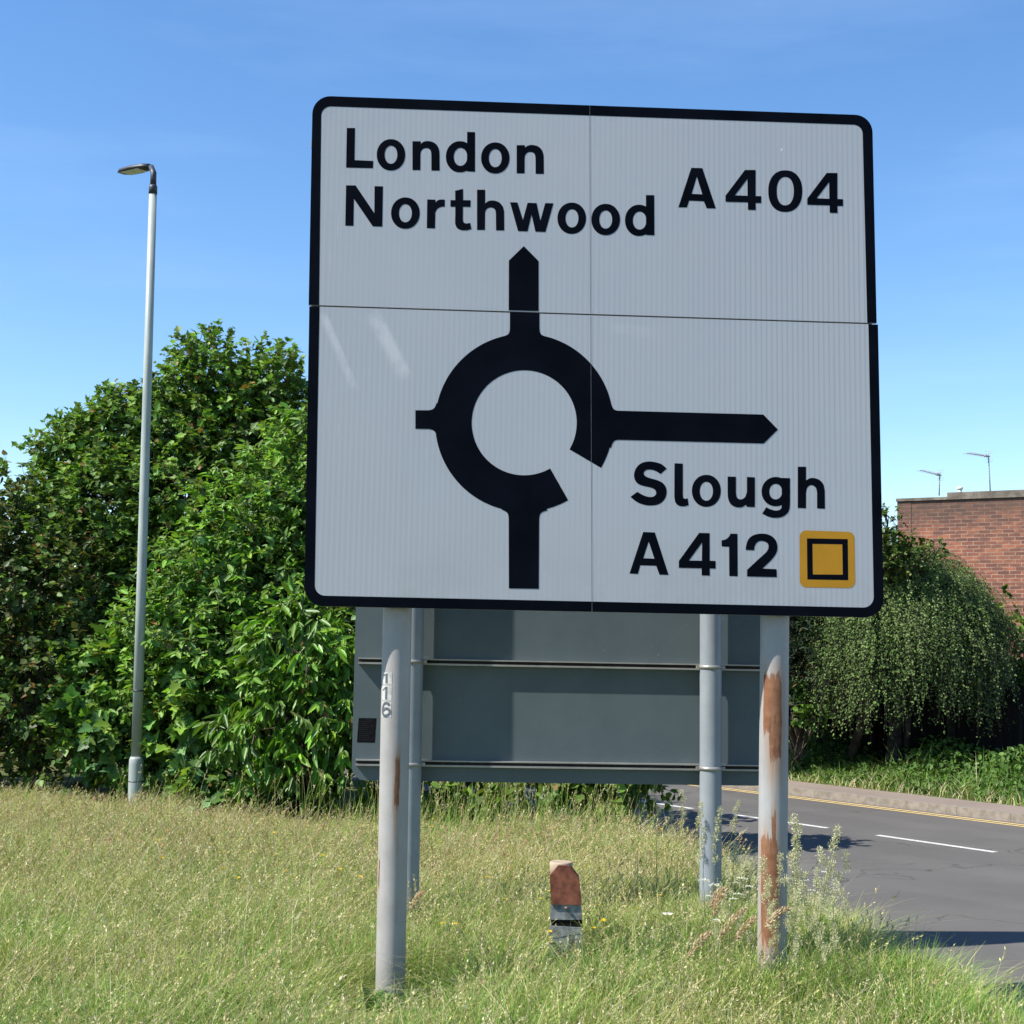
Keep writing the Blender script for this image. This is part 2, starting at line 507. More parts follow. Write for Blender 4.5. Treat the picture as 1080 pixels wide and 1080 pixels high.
# the near verge ends in a kerb that curves away from the road towards a side turning
EDGE = [(3.7, -25), (3.6, -8), (3.4, 0), (3.05, 5), (2.78, 8), (2.5, 10.5), (2.2, 13), (1.85, 15.2), (1.38, 17.2), (0.62, 19.2), (-0.62, 21.3), (-2.6, 24.2), (-14, 40), (-50, 90)]
EDGE = [np.array(p) for p in smooth_pts(EDGE, n=6)]
def edge_x(y):
    ys = np.array([p[1] for p in EDGE]); xs = np.array([p[0] for p in EDGE]); return np.interp(y, ys, xs)
g = MB()
for a, b in zip(EDGE, EDGE[1:]):
    for z0 in (0.10,):
        g.face([(-120, a[1], z0), (a[0], a[1], z0), (b[0], b[1], z0), (-120, b[1], z0)])
    g.face([(a[0], a[1], -0.02), (b[0], b[1], -0.02), (b[0], b[1], 0.10), (a[0], a[1], 0.10)])
structure('verge', g, M_SOIL)
structure('far_verge', slab(18.78, 60, 0.11), M_SOIL)
structure('pavement', slab(17.905, 18.775, 0.115), M_PAVE)
mb = MB(); s = -60
while s < 40:          # separate kerbstones with thin joints
    mb.box(st(s + 0.455, 17.8275, 0.048), (*(D_ * 0.4555), 0), (*(N_ * 0.0725), 0), (0, 0, 0.072)); s += 0.915
structure('far_kerb', mb, M_KERB)
mb = MB()
for a, b in zip(EDGE, EDGE[1:]):
    k = max(1, int(np.linalg.norm(b - a) / 0.9))
    if a[1] > 45 or b[1] < -10: continue
    for i in range(k):
        p, q = a + (b - a) * i / k, a + (b - a) * (i + 1) / k; d = (q - p); L = np.linalg.norm(d); d = d / L; nn = np.array([d[1], -d[0]])
        c = (p + q) / 2 + nn * 0.077; mb.box((*c, 0.048), (*(d * (L / 2 - 0.004)), 0), (*(nn * 0.0725), 0), (0, 0, 0.070))
structure('near_kerb', mb, M_KERB)


def paint(t0, t1, pieces, z=0.004):
    mb = MB()
    for a, b in pieces:
        k = max(1, int((b - a) / 1.0))
        for i in range(k):
            q0, q1 = a + (b - a) * i / k, a + (b - a) * (i + 1) / k
            mb.face([st(q0, t0, z), st(q1, t0, z), st(q1, t1, z), st(q0, t1, z)])
    return mb


s_d = float(D_ @ np.array([3.2, 20.9])); pieces = [(s_d + 0.1 + k * 2.62, s_d + 0.1 + k * 2.62 + 1.78) for k in range(-18, 14)]
structure('centre_line_marking', paint(14.76, 14.87, pieces), M_WHITE_LINE)
structure('yellow_line_marking', paint(17.36, 17.435, [(-70, 40)]), M_YELLOW_LINE)
o = structure('yellow_line_marking', paint(17.53, 17.605, [(-70, 40)]), M_YELLOW_LINE)

# ------------------------------------------------------------------ the white direction sign
sv = np.array([0.52, 8.793, 4.166])


def rotm(v):
    a = np.linalg.norm(v); k = v / a; K = np.array([[0, -k[2], k[1]], [k[2], 0, -k[0]], [-k[1], k[0], 0]])
    return np.eye(3) + math.sin(a) * K + (1 - math.cos(a)) * K @ K


RS = rotm(np.radians(np.array([-1.0, -0.41, 4.0])))
SN = -RS[:, 1]           # the face's outward normal


def onsign(px, py, lift=0.0):
    d = ray(px, py); t = ((sv - CAM) @ SN) / (d @ SN)
    return CAM + d * t + SN * lift


SB = np.array([0.5, 8.95, 0.1])
PALE_BANDS = []
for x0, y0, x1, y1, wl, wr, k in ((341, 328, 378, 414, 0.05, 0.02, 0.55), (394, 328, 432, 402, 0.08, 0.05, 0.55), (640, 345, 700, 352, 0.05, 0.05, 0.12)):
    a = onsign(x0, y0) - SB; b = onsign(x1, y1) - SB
    PALE_BANDS.append((a[0], a[2], b[0], b[2], wl, wr, k))
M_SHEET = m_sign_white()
sign = thing('direction_sign', SB, 'large white and black road direction sign with a roundabout symbol, standing on two grey posts', 'road sign')


def fillet(pts, r, n=8):
    """round polygon corners; r per corner"""
    out = []; m = len(pts)
    for i in range(m):
        p = np.array(pts[i], float); a = np.array(pts[i - 1], float); b = np.array(pts[(i + 1) % m], float)
        if r[i] <= 0: out.append(p); continue
        ua = (a - p) / np.linalg.norm(a - p); ub = (b - p) / np.linalg.norm(b - p)
        half = math.acos(max(-1, min(1, ua @ ub))) / 2
        t = r[i] / math.tan(half); c = p + (ua + ub) / np.linalg.norm(ua + ub) * (r[i] / math.sin(half))
        s0 = p + ua * t - c; s1 = p + ub * t - c
        a0 = math.atan2(s0[1], s0[0]); a1 = math.atan2(s1[1], s1[0]); da = (a1 - a0 + math.pi) % (2 * math.pi) - math.pi
        for k in range(n + 1):
            q = a0 + da * k / n; out.append(c + r[i] * np.array([math.cos(q), math.sin(q)]))
    return out


def fill(mb, loops, lift):
    """flat shape with holes on the sign face, from loops of picture points"""
    tris = tessellate_polygon([[Vector((p[0], p[1], 0)) for p in l] for l in loops])
    allp = [p for l in loops for p in l]
    ids = [mb.vert(onsign(p[0], p[1], lift)) for p in allp]
    for t in tris:
        a, b, c = (np.array(mb.v[ids[i]]) for i in t)
        t = list(t)
        if np.cross(b - a, c - a) @ SN < 0: t = t[::-1]
        mb.f.append([ids[i] for i in t]); mb.smooth.append(False)


def crop(x0, y0, k): return lambda pts: [(x0 + p[0] / k, y0 + p[1] / k) for p in pts]
def ell(cx, cy, rx, ry, n=40, pw=2.0):
    out = []
    for i in range(n):
        a = 2 * math.pi * i / n; c, s_ = math.cos(a), math.sin(a)
        out.append((cx + rx * math.copysign(abs(c) ** (2 / pw), c), cy + ry * math.copysign(abs(s_) ** (2 / pw), s_)))
    return out


# the two plates, one above the other, with a narrow gap
UPO = [(329.7, 100.8), (919.9, 121.7), (924.6, 340.7), (325.5, 321.5)]
LOO = [(326.2, 323.1), (926.0, 342.3), (932.3, 651.6), (320.8, 639.0)]
UPI = [(338.9, 111.9), (909.6, 131.9), (914.6, 340.4), (336.5, 321.8)]
LOI = [(337.0, 323.4), (915.8, 342.0), (921.7, 641.0), (331.7, 628.0)]
for O, I, ro, ri in ((UPO, UPI, (19, 19, 0, 0), (10, 10, 0, 0)), (LOO, LOI, (0, 0, 20, 20), (0, 0, 11, 11))):
    lo = fillet(O, ro); mb = MB(); fill(mb, [lo], 0)
    nb = len(lo); fr = [onsign(p[0], p[1], 0) for p in lo]; bk = [q - SN * 0.022 for q in fr]
    mb.face(bk)
    for i in range(nb): mb.face([fr[i], bk[i], bk[(i + 1) % nb], fr[(i + 1) % nb]])
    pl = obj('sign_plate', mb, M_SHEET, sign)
    mb = MB(); li = fillet(I, ri)
    # border: a strip between outer and inner outline
    ins = 0.5
    fill(mb, [lo, li] if False else [lo], 0.0009) if False else None
    k = 12
    if O is UPO:
        outer = [lo[-1]] + lo[:-1]; inner = [li[-1]] + li[:-1]          # from lower left round to lower right
    else:
        outer = lo[1:] + [lo[0]]; inner = li[1:] + [li[0]]
    for i in range(len(outer) - 1):
        a, b, c, d = outer[i], outer[i + 1], inner[i + 1], inner[i]
        q = [onsign(*p, 0.0010) for p in (a, b, c, d)]
        if np.cross(q[1] - q[0], q[2] - q[0]) @ SN < 0: q = q[::-1]
        mb.face(q)
    obj('border', mb, M_VINYL, sign)

LT = 0.0010


def word(loops, label):
    mb = MB()
    for i, l in enumerate(loops): fill(mb, l, LT + 0.0003 * (i % 2))
    return obj('lettering', mb, M_VINYL, sign, label=label)


A = crop(355, 125, 9); B = crop(465, 140, 9); Cc = crop(580, 150, 9)
def ring(c, cx, cy, rx, ry, ix, iy, irx, iry, pw=2.06): return [c(ell(cx, cy, rx, ry, 44, pw)), c(ell(ix, iy, irx, iry, 44, pw))]


def glyph_n(c, x, yt, yb, h=None):
    """n with its left edge at x; h gives the ascender top"""
    top = [(x, h), (x + 77, h), (x + 77, yt + 26)] if h is not None else [(x, yt), (x + 77, yt), (x + 80, yt + 22)]
    arc = smooth_pts([(x + 80, yt + 24), (x + 108, yt + 4), (x + 150, yt - 2), (x + 203, yt + 12), (x + 240, yt + 48), (x + 255, yt + 95), (x + 257, yt + 130)])
    inn = smooth_pts([(x + 179, yt + 130), (x + 174, yt + 93), (x + 157, yt + 72), (x + 128, yt + 65), (x + 98, yt + 75), (x + 80, yt + 100), (x + 76, yt + 130)])
    return [c([(x, yb)] + top + [tuple(p) for p in arc] + [(x + 258, yb + 5), (x + 180, yb + 4)] + [tuple(p) for p in inn] + [(x + 75, yb)])]


W1 = [[A([(97, 90), (175, 90), (170, 395), (348, 403), (345, 472), (90, 466)])],
      ring(A, 516, 345, 135, 149, 516, 344, 60, 86), glyph_n(A, 720, 216, 490),
      ring(B, 181, 228, 134, 148, 186, 229, 64, 85), [B([(249, -8), (324, -6), (324, 371), (247, 367)])],
      ring(B, 516, 240, 135, 148, 516, 241, 61, 86), glyph_n(B, 719, 118, 386)]
word(W1, 'the word London in black')
W2 = [[A([(90, 634), (180, 635), (358, 898), (360, 642), (440, 644), (434, 1027), (343, 1024), (164, 762), (160, 1019), (82, 1017)])],
      ring(A, 653, 898, 136, 149, 653, 899, 61, 86),
      [A([(860, 768), (937, 770), (940, 797)] + [tuple(p) for p in smooth_pts([(940, 797), (958, 778), (985, 769), (1027, 770)])] + [(1026, 838)]
         + [tuple(p) for p in smooth_pts([(1026, 838), (990, 840), (955, 860), (937, 892)])] + [(934, 1043), (856, 1041)])],
      [B([(135, 551), (210, 533), (210, 640), (282, 641), (280, 704), (209, 703)] + [tuple(p) for p in smooth_pts([(208, 820), (213, 845), (226, 858), (250, 861), (278, 855)])] + [(289, 915)]
         + [tuple(p) for p in smooth_pts([(289, 915), (245, 926), (195, 924), (155, 906), (137, 870), (135, 840)])] + [(137, 703), (90, 702), (91, 640), (136, 640)])],
      glyph_n(B, 343, 645, 923, 541),
      [B([(656, 660), (726, 662), (778, 829), (823, 665), (908, 668), (944, 836), (990, 668), (1068, 670), (992, 942), (897, 939), (860, 776), (822, 936), (732, 934)])],
      ring(Cc, 207, 722, 136, 149, 209, 723, 61, 86), ring(Cc, 529, 734, 136, 149, 529, 734, 61, 86),
      ring(Cc, 846, 742, 134, 149, 851, 744, 64, 85), [Cc([(911, 502), (989, 503), (991, 884), (912, 881)])]]
word(W2, 'the word Northwood in black')
Dd = crop(705, 155, 5.684)
four = lambda dx, dy: [Dd([(x + dx, y + dy) for x, y in ((342, 292), (458, 138), (522, 138), (522, 294), (556, 295), (556, 336), (522, 336), (523, 378), (476, 377), (476, 332), (342, 329))]),
                       Dd([(x + dx, y + dy) for x, y in ((473, 192), (398, 290), (474, 293))])]
W3 = [[Dd([(59, 362), (137, 125), (203, 127), (284, 369), (229, 368), (212, 326), (124, 322), (110, 363)]), Dd([(170, 178), (139, 281), (203, 284)])],
      four(0, 0), ring(Dd, 700, 265, 102, 125, 700, 265, 51, 85, 2.25), four(490, 18)]
word(W3, 'the road number A404 in black')
Ee = crop(660, 480, 4.909)
sS = smooth_pts([(212, 70), (185, 47), (150, 36), (115, 33), (80, 42), (55, 65), (43, 97), (46, 125), (60, 146), (88, 159), (125, 167), (148, 177), (157, 192), (154, 206), (138, 216), (112, 215), (85, 205), (60, 190)])
sS2 = smooth_pts([(24, 216), (55, 241), (90, 256), (125, 261), (165, 256), (195, 236), (210, 205), (209, 172), (193, 146), (163, 130), (125, 119), (103, 110), (93, 97), (97, 84), (112, 76), (135, 76), (160, 85), (180, 98)])
W4 = [[Ee([tuple(p) for p in sS] + [tuple(p) for p in sS2])],
      [Ee([(252, 42), (295, 44), (295, 205)] + [tuple(p) for p in smooth_pts([(295, 205), (297, 219), (306, 226), (320, 223)])] + [(325, 259)] + [tuple(p) for p in smooth_pts([(325, 259), (302, 265), (275, 262), (257, 245), (251, 215)])])],
      ring(Ee, 417, 185, 75, 83, 417, 187, 34, 49),
      [Ee([(527, 111), (570, 112)] + [tuple(p) for p in smooth_pts([(570, 195), (574, 216), (586, 228), (602, 228), (618, 216), (627, 190)])] + [(627, 113), (668, 115), (668, 269), (627, 268), (622, 257)]
          + [tuple(p) for p in smooth_pts([(622, 257), (602, 269), (575, 270), (545, 256), (530, 226), (527, 190)])])],
      ring(Ee, 777, 189, 74, 76, 776, 189, 33, 40),
      [Ee([(806, 118), (850, 119)] + [tuple(p) for p in smooth_pts([(850, 245), (847, 280), (833, 304), (808, 320), (775, 325), (740, 319), (706, 303)])] + [tuple(p) for p in smooth_pts([(727, 270), (750, 281), (775, 287), (797, 283), (806, 270), (808, 245)])])],
      [Ee([(890, 60), (933, 60), (933, 130)] + [tuple(p) for p in smooth_pts([(933, 131), (950, 121), (970, 118), (1000, 127), (1022, 150), (1030, 185)])] + [(1031, 278), (990, 276)]
          + [tuple(p) for p in smooth_pts([(990, 195), (985, 172), (973, 159), (955, 156), (939, 169), (933, 195)])] + [(933, 275), (890, 274)])]]
word(W4, 'the word Slough in black')
Ff = crop(655, 550, 4.154)
W5 = [[Ff([(37, 228), (97, 46), (148, 48), (208, 234), (168, 233), (154, 194), (84, 192), (74, 230)]), Ff([(121, 88), (97, 161), (146, 163)])],
      [Ff([(253, 173), (342, 50), (388, 51), (388, 172), (414, 173), (414, 206), (388, 206), (389, 237), (353, 236), (353, 205), (253, 203)]), Ff([(355, 92), (297, 171), (354, 172)])],
      [Ff([(440, 83), (460, 78), (473, 66), (480, 53), (510, 54), (511, 240), (474, 239), (473, 111), (441, 109)])],
      [Ff([tuple(p) for p in smooth_pts([(546, 125), (548, 105), (558, 78), (580, 60), (615, 53), (650, 59), (676, 80), (685, 112), (678, 142), (655, 172), (619, 206)])] + [(681, 209), (682, 244), (552, 241), (552, 212)]
          + [tuple(p) for p in smooth_pts([(552, 212), (600, 167), (636, 134), (646, 112), (640, 94), (617, 85), (598, 90), (586, 106), (583, 126)])])]]
word(W5, 'the road number A412 in black')

# roundabout map symbol
mb = MB(); P1 = crop(430, 250, 4.696); P2 = crop(430, 400, 4.696); P3 = crop(630, 410, 5.4)
cx, cy, ro, ri = 577, 920, 441, 260
a0, a1 = R(60.4), R(390.4); nseg = 120
for i in range(nseg):
    p, q = a0 + (a1 - a0) * i / nseg, a0 + (a1 - a0) * (i + 1) / nseg
    pts = P1([(cx + ro * math.cos(p), cy + ro * math.sin(p)), (cx + ro * math.cos(q), cy + ro * math.sin(q)), (cx + ri * math.cos(q), cy + ri * math.sin(q)), (cx + ri * math.cos(p), cy + ri * math.sin(p))])
    q4 = [onsign(*t, LT) for t in pts]
    if np.cross(q4[1] - q4[0], q4[2] - q4[0]) @ SN < 0: q4 = q4[::-1]
    mb.face(q4)
L2 = LT + 0.0004
fill(mb, [P1([(500, 363), (501, 117), (575, 45), (648, 119), (648, 367)])], L2)
fill(mb, [P1([(506, 372), (506, 452)] + [tuple(p) for p in smooth_pts([(506, 452), (503, 472), (495, 483), (480, 490)])] + [(520, 560), (640, 560)] + [tuple(p) for p in smooth_pts([(676, 491), (662, 483), (655, 472), (652, 452)])] + [(652, 376)])], L2)
fill(mb, [P1([(38, 858), (104, 858)] + [tuple(p) for p in smooth_pts([(104, 858), (121, 854), (134, 843), (143, 822)])] + [(230, 850), (230, 960)] + [tuple(p) for p in smooth_pts([(148, 1000), (139, 972), (126, 957), (106, 951)])] + [(38, 950)])], L2)
fill(mb, [P2([(501, 1036), (500, 688)] + [tuple(p) for p in smooth_pts([(500, 688), (496, 667), (484, 654), (464, 645)])] + [(520, 570), (640, 570)] + [tuple(p) for p in smooth_pts([(692, 649), (669, 657), (656, 668), (651, 690)])] + [(649, 1038)])], L2)
fill(mb, [P3([(945, 147), (1028, 232), (947, 312), (118, 291)] + [tuple(p) for p in smooth_pts([(118, 291), (98, 297), (86, 312), (77, 338)])] + [(20, 300), (20, 100)] + [tuple(p) for p in smooth_pts([(78, 85), (86, 106), (97, 119), (114, 125)])])], L2)
obj('roundabout_symbol', mb, M_VINYL, sign)
mb = MB(); fill(mb, [fillet(Ff([(782, 38), (1022, 46), (1026, 292), (783, 288)]), (7, 7, 7, 7))], LT)
dv = obj('diversion_symbol', mb, M_AMBER, sign)
mb = MB(); fill(mb, [Ff([(814, 74), (993, 77), (995, 257), (816, 254)]), Ff([(838, 98), (969, 100), (971, 233), (840, 232)])], LT + 0.0005)
obj('square_outline', mb, M_VINYL, dv)
mb = MB()
for ya, yb, xa, xb in ((111.5, 331.0, 622.0, 622.8), (332.8, 645.0, 623.0, 624.4)):
    q = [onsign(xa - 0.25, ya, 0.0022), onsign(xb - 0.25, yb, 0.0022), onsign(xb + 0.2, yb, 0.0022), onsign(xa + 0.2, ya, 0.0022)]
    mb.face(q)
obj('seam', mb, M_SEAM, sign)

# rails behind the plates
for yy in (150, 331, 470, 605):
    a = onsign(328, yy - 0.5 + (0 if yy != 331 else -8.5), -0.037); b = onsign(921, yy + 17.5 - (0 if yy != 331 else 8.5) + 1, -0.037)
    ax = (b - a) / 2; up = RS[:, 2]
    mb = MB(); mb.box((a + b) / 2, ax, SN * 0.013, up * 0.03); obj('rail', mb, M_RAIL, sign)


def axis_post(px_top, px_bot, Yd, ytop, top_z, r):
    """foot and head of a post whose axis passes through two picture points"""
    a = at(px_top[0], px_top[1], Yd); b = at(px_bot[0], px_bot[1], Yd); k = (a - b) / (a[2] - b[2])
    foot = b + k * (0.0 - b[2]); head = b + k * (top_z - b[2])
    return foot, head


RP = 0.09
PY = 8.79 + 0.07 + RP + 0.022


def post_of(parent, foot, head, r, mat_fn, name='post'):
    """a post whose mesh keeps its own axis as origin, so rust follows it"""
    mb = MB(); n = 28; k = 24
    pts = [foot + (head - foot) * i / k for i in range(k + 1)]
    rings = []
    for p in pts:
        rings.append([mb.vert(p + np.array([r * math.cos(2 * math.pi * j / n), r * math.sin(2 * math.pi * j / n), 0])) for j in range(n)])
    for a, b in zip(rings, rings[1:]):
        for j in range(n): mb.f.append([a[j], a[(j + 1) % n], b[(j + 1) % n], b[j]]); mb.smooth.append(True)
    mb.f.append(rings[-1]); mb.smooth.append(False)
    me = mesh_from(mb, foot); o = bpy.data.objects.new(name, me); COL.objects.link(o); me.name = name
    me.materials.append(mat_fn); o.parent = parent; o.location = tuple(foot - ORI[parent.name]); ORI[o.name] = np.array(foot)
    return o


f1, h1 = axis_post((418.8, 660), (412.0, 1020), onsign(418, 642)[1] + 0.057 + RP, 0, 5.6, RP)
f2, h2 = axis_post((817.0, 665), (814.6, 960), onsign(817, 649)[1] + 0.057 + RP, 0, 5.55, RP)
zf = lambda py, Y=8.85, px=816: at(px, py, Y)[2]
M_POST1 = m_post('post_paint_left', (0.31, 0.295, 0.28), [(0.22, 0.20, zf(868), zf(795), 0.35), (-1.05, 0.10, zf(955), zf(900), 0.3)], 0.4)
M_POST2 = m_post('post_paint_right', (0.30, 0.298, 0.295), [(-0.15, 0.80, zf(783), zf(702), 0.25), (0.12, 0.46, zf(812), zf(742), 0.45), (0.0, 0.17, zf(900), zf(850), 0.2),
                                                         (-0.38, 0.74, zf(1010), zf(874), 0.25)], 0.55)
p1 = post_of(sign, f1, h1, RP, M_POST1)
p2 = post_of(sign, f2, h2, RP, M_POST2)
p2['label'] = 'rusty grey post on the right'
# worn number stickers wrapped on the left post
M_STICK = plain('sticker_white', (0.42, 0.41, 0.385), 0.6, 0.3, 0.22, 40)
M_INK = plain('sticker_ink', (0.085, 0.095, 0.11), 0.6, 0.3, 0.35, 60)


def wrap(mb, ang, z, r):
    c = f1 + (h1 - f1) * ((z - f1[2]) / (h1[2] - f1[2]))
    return c + np.array([r * math.sin(ang), -r * math.cos(ang), 0])


def wpoly(mb, quads, r):
    for q in quads: mb.face([wrap(mb, a, z, r) for a, z in q])


def sub(a0, a1, z0, z1, n=6):
    return [((a0 + (a1 - a0) * i / n, z0), (a0 + (a1 - a0) * (i + 1) / n, z0), (a0 + (a1 - a0) * (i + 1) / n, z1), (a0 + (a1 - a0) * i / n, z1)) for i in range(n)]


zz = lambda py: at(408, py, 8.81)[2]
cells = [(709, 721.6, '1'), (722.8, 738.6, '1'), (739.8, 756, '6')]
for ya, yb, ch in cells:
    mb = MB(); wpoly(mb, sub(-1.08, -0.20, zz(yb), zz(ya)), RP + 0.0012)
    stk = obj('number_sticker', mb, M_STICK, p1) if ch == '6x' else None
    me_o = obj('number_sticker', mb, M_STICK, sign); me_o.parent = p1
    me_o.location = tuple(ORI[sign.name] - ORI[p1.name])
    zt, zb = zz(ya + 1.2), zz(yb - 1.2); hgt = zt - zb; ink = MB()
    if ch == '1':
        wpoly(ink, sub(-0.70, -0.52, zb, zt, 2), RP + 0.0022)
        ink.face([wrap(ink, a, z, RP + 0.0022) for a, z in ((-0.95, zt - 0.34 * hgt), (-0.95, zt - 0.22 * hgt), (-0.69, zt), (-0.69, zt - 0.17 * hgt))][::-1])
    else:
        prof = [(-0.35, 0.80), (-0.42, 0.93), (-0.60, 0.99), (-0.80, 0.90), (-0.93, 0.66), (-0.95, 0.38), (-0.88, 0.13), (-0.66, 0.02), (-0.42, 0.10), (-0.30, 0.31), (-0.38, 0.50), (-0.60, 0.58), (-0.82, 0.48), (-0.88, 0.36)]
        pr = smooth_pts(prof, n=4); 
        for i in range(len(pr) - 1):
            t = pr[i + 1] - pr[i]; tx, ty = t[0] * 0.09, t[1] * hgt; Ln = math.hypot(tx, ty) + 1e-9; nx, ny = -ty / Ln * 0.008, tx / Ln * 0.008
            q = [(pr[i][0] + nx / 0.09, zb + pr[i][1] * hgt + ny), (pr[i + 1][0] + nx / 0.09, zb + pr[i + 1][1] * hgt + ny), (pr[i + 1][0] - nx / 0.09, zb + pr[i + 1][1] * hgt - ny), (pr[i][0] - nx / 0.09, zb + pr[i][1] * hgt - ny)]
            ink.face([wrap(ink, a, z, RP + 0.0022 + 0.00003 * i) for a, z in q][::-1])
    ik = obj('digit', ink, M_INK, sign); ik.parent = me_o; ik.location = (0, 0, 0)
    ORI[ik.name] = ORI[sign.name]

# ------------------------------------------------------------------ the grey sign seen from behind
YB = 11.0
ca, sa = math.cos(R(3.5)), math.sin(R(3.5))
E1 = np.array([ca, sa, 0]); EN = np.array([sa, -ca, 0]); EZ = np.array([0, 0, 1.0])
bl = at(370.5, 823, YB); br = at(812.5, 829, YB + (at(812, 829, YB)[0] - bl[0]) * math.tan(R(3.5)))
BW = (br - bl) @ E1; tilt = (br[2] - bl[2]) / BW
EX = unit(E1 + EZ * tilt)
BB = np.array([*(bl + E1 * BW / 2)[:2], 0.1])
back = thing('direction_sign', BB, 'grey back of a road sign with horizontal rails on two round posts', 'road sign')
BH = 2.9
def onb(u, v, lift=0): return bl + EX * u + EZ * v + EN * lift
def loc_v(py, px): # height above the panel's lower edge at a picture row
    q = at(px, py, YB + (at(px, py, YB)[0] - bl[0]) * math.tan(R(3.5))); d = q - bl; u = d @ EX; return d[2] - (EX * u)[2]
ol = fillet([(0, 0), (BW, 0), (BW, BH), (0, BH)], (0.11, 0.11, 0.11, 0.11))
mb = MB(); fr = [onb(p[0], p[1], 0) for p in ol]; bk = [onb(p[0], p[1], -0.004) for p in ol]
mb.face(fr); mb.face(bk[::-1])
for i in range(len(ol)): mb.face([fr[i - 1], bk[i - 1], bk[i], fr[i]])
obj('sign_panel', mb, M_PANEL, back)
v1, v2 = loc_v(804.5, 440), loc_v(697, 400)
RD = 0.046
for v in (v1, v2, v2 + (v2 - v1), v2 + 1.93 * (v2 - v1)):
    rl = MB()
    rl.box(onb(BW / 2, v + 0.018, RD / 2 + 0.001), EX * (BW / 2 - 0.03), EN * RD / 2, EZ * 0.005)
    rl.box(onb(BW / 2, v - 0.018, RD / 2 + 0.001), EX * (BW / 2 - 0.03), EN * RD / 2, EZ * 0.007)
    ro_ = obj('rail', rl, M_RAIL, back)
    rg = MB(); rg.box(onb(BW / 2, v - 0.0005, 0.008), EX * (BW / 2 - 0.034), EN * 0.0075, EZ * 0.0115); obj('rail_groove', rg, M_RAILD, ro_)
RB = 0.084
M_POST3 = m_post('galvanised_post', (0.225, 0.25, 0.275), [], 0.22, 0.42)
posts_px = (((435.5, 660), (430.5, 930)), ((749.6, 660), (749.4, 920)))
for a, b in posts_px:
    Yp = YB + (at(a[0], a[1], YB)[0] - bl[0]) * math.tan(R(3.5)) - (RD + RB + 0.002) * ca
    ft, hd = axis_post(a, b, Yp, 0, bl[2] + BH + 0.05, RB)
    pb = post_of(back, ft, hd, RB, M_POST3)
    for v in (v1, v2, v2 + (v2 - v1), v2 + 1.93 * (v2 - v1)):
        c = ft + (hd - ft) * ((bl[2] + v + (EX * ((ft - bl) @ EX))[2] - ft[2]) / (hd[2] - ft[2]))
        cl = MB(); cl.lathe(c, [(RB + 0.0005, -0.014), (RB + 0.006, -0.0135), (RB + 0.006, 0.0135), (RB + 0.0005, 0.014)], 28)
        for s_ in (-1, 1): cl.box(c + EX * s_ * (RB + 0.012) - EN * 0.004, EX * 0.016, EN * 0.012, EZ * 0.012)
        obj('clamp', cl, M_RAIL, back)
# the black information label at the left end
M_LABEL = plain('label_black', (0.006, 0.006, 0.007), 0.6, 0.08, 0.3, 20)
M_LTEXT = plain('label_text', (0.03, 0.03, 0.032), 0.6, 0.1, 0.2, 40)
def px_on_back(px, py):
    d = ray(px, py); t = ((bl - CAM) @ EN) / (d @ EN); q = CAM + d * t - bl
    u = q @ EX; return u, q[2] - (EX * u)[2]
ua, va = px_on_back(376.6, 783); ub, vb = px_on_back(396.2, 757.5)
mb = MB(); mb.face([onb(ua, va, 0.001), onb(ub, va, 0.001), onb(ub + 0.008, vb, 0.001), onb(ua + 0.008, vb, 0.001)])
lb = obj('information_label', mb, M_LABEL, back)
mb = MB()
for i in range(11):
    yv = vb - 0.012 - i * (vb - va - 0.02) / 11; L0 = ua + 0.016
    x = L0 + (0.05 if i == 0 else 0)
    while x < ub - 0.02 - (0.04 if i % 3 == 2 else 0):
        wl = random.uniform(0.006, 0.018); mb.face([onb(x, yv - 0.0035, 0.0016), onb(min(x + wl, ub - 0.006), yv - 0.0035, 0.0016), onb(min(x + wl, ub - 0.006), yv, 0.0016), onb(x, yv, 0.0016)]); x += wl + 0.005
obj('small_print', mb, M_LTEXT, lb)

# ------------------------------------------------------------------ street lamps
M_LAMP = plain('lamp_column_paint', (0.30, 0.335, 0.315), 0.5, 0.4, 0.16, 5, 0.0, (1, 1, 0.25))
M_DARK = plain('dark_metal', (0.03, 0.034, 0.045), 0.5, 0.5, 0.2, 8)
M_LENS = plain('lantern_glass', (0.55, 0.56, 0.56), 0.2, 0.6, 0.05, 3)
YL = 19.7
lb_ = at(142.3, 850, YL); lt_ = at(161.3, 204, YL)
k = (lt_ - lb_) / (lt_[2] - lb_[2]); foot = lb_ + k * (0.08 - lb_[2]); top = lt_
lamp = thing('street_lamp', foot, 'tall pale grey green street lamp column in front of the leafy bushes', 'street lamp')
px_m = F / YL
def lz(py): q = lb_ + k * (at(150, py, YL)[2] - lb_[2]); return q
mb = MB(); mb.tube([foot - np.array([0, 0, 0.15]), lz(846), lz(806), lz(801), lz(798)], [0.098, 0.097, 0.097, 0.094, 0.078], 24); obj('base_section', mb, M_LAMP, lamp)
mb = MB(); mb.tube([lz(798.4), lz(600), lz(400), top], [0.071, 0.066, 0.061, 0.054], 24); obj('shaft', mb, M_LAMP, lamp)
mb = MB()
for y_, r_ in ((824, 0.099), (817, 0.098)):
    if y_ == 824: mb.tube([lz(824.6), lz(823.6)], [0.0985, 0.0985], 24)
obj('door_seam', mb, M_DARK, lamp)
mb = MB(); mb.tube([lz(729.3), lz(727.6)], [0.073, 0.073], 24); obj('cable_tie', mb, M_DARK, lamp)
cz = top
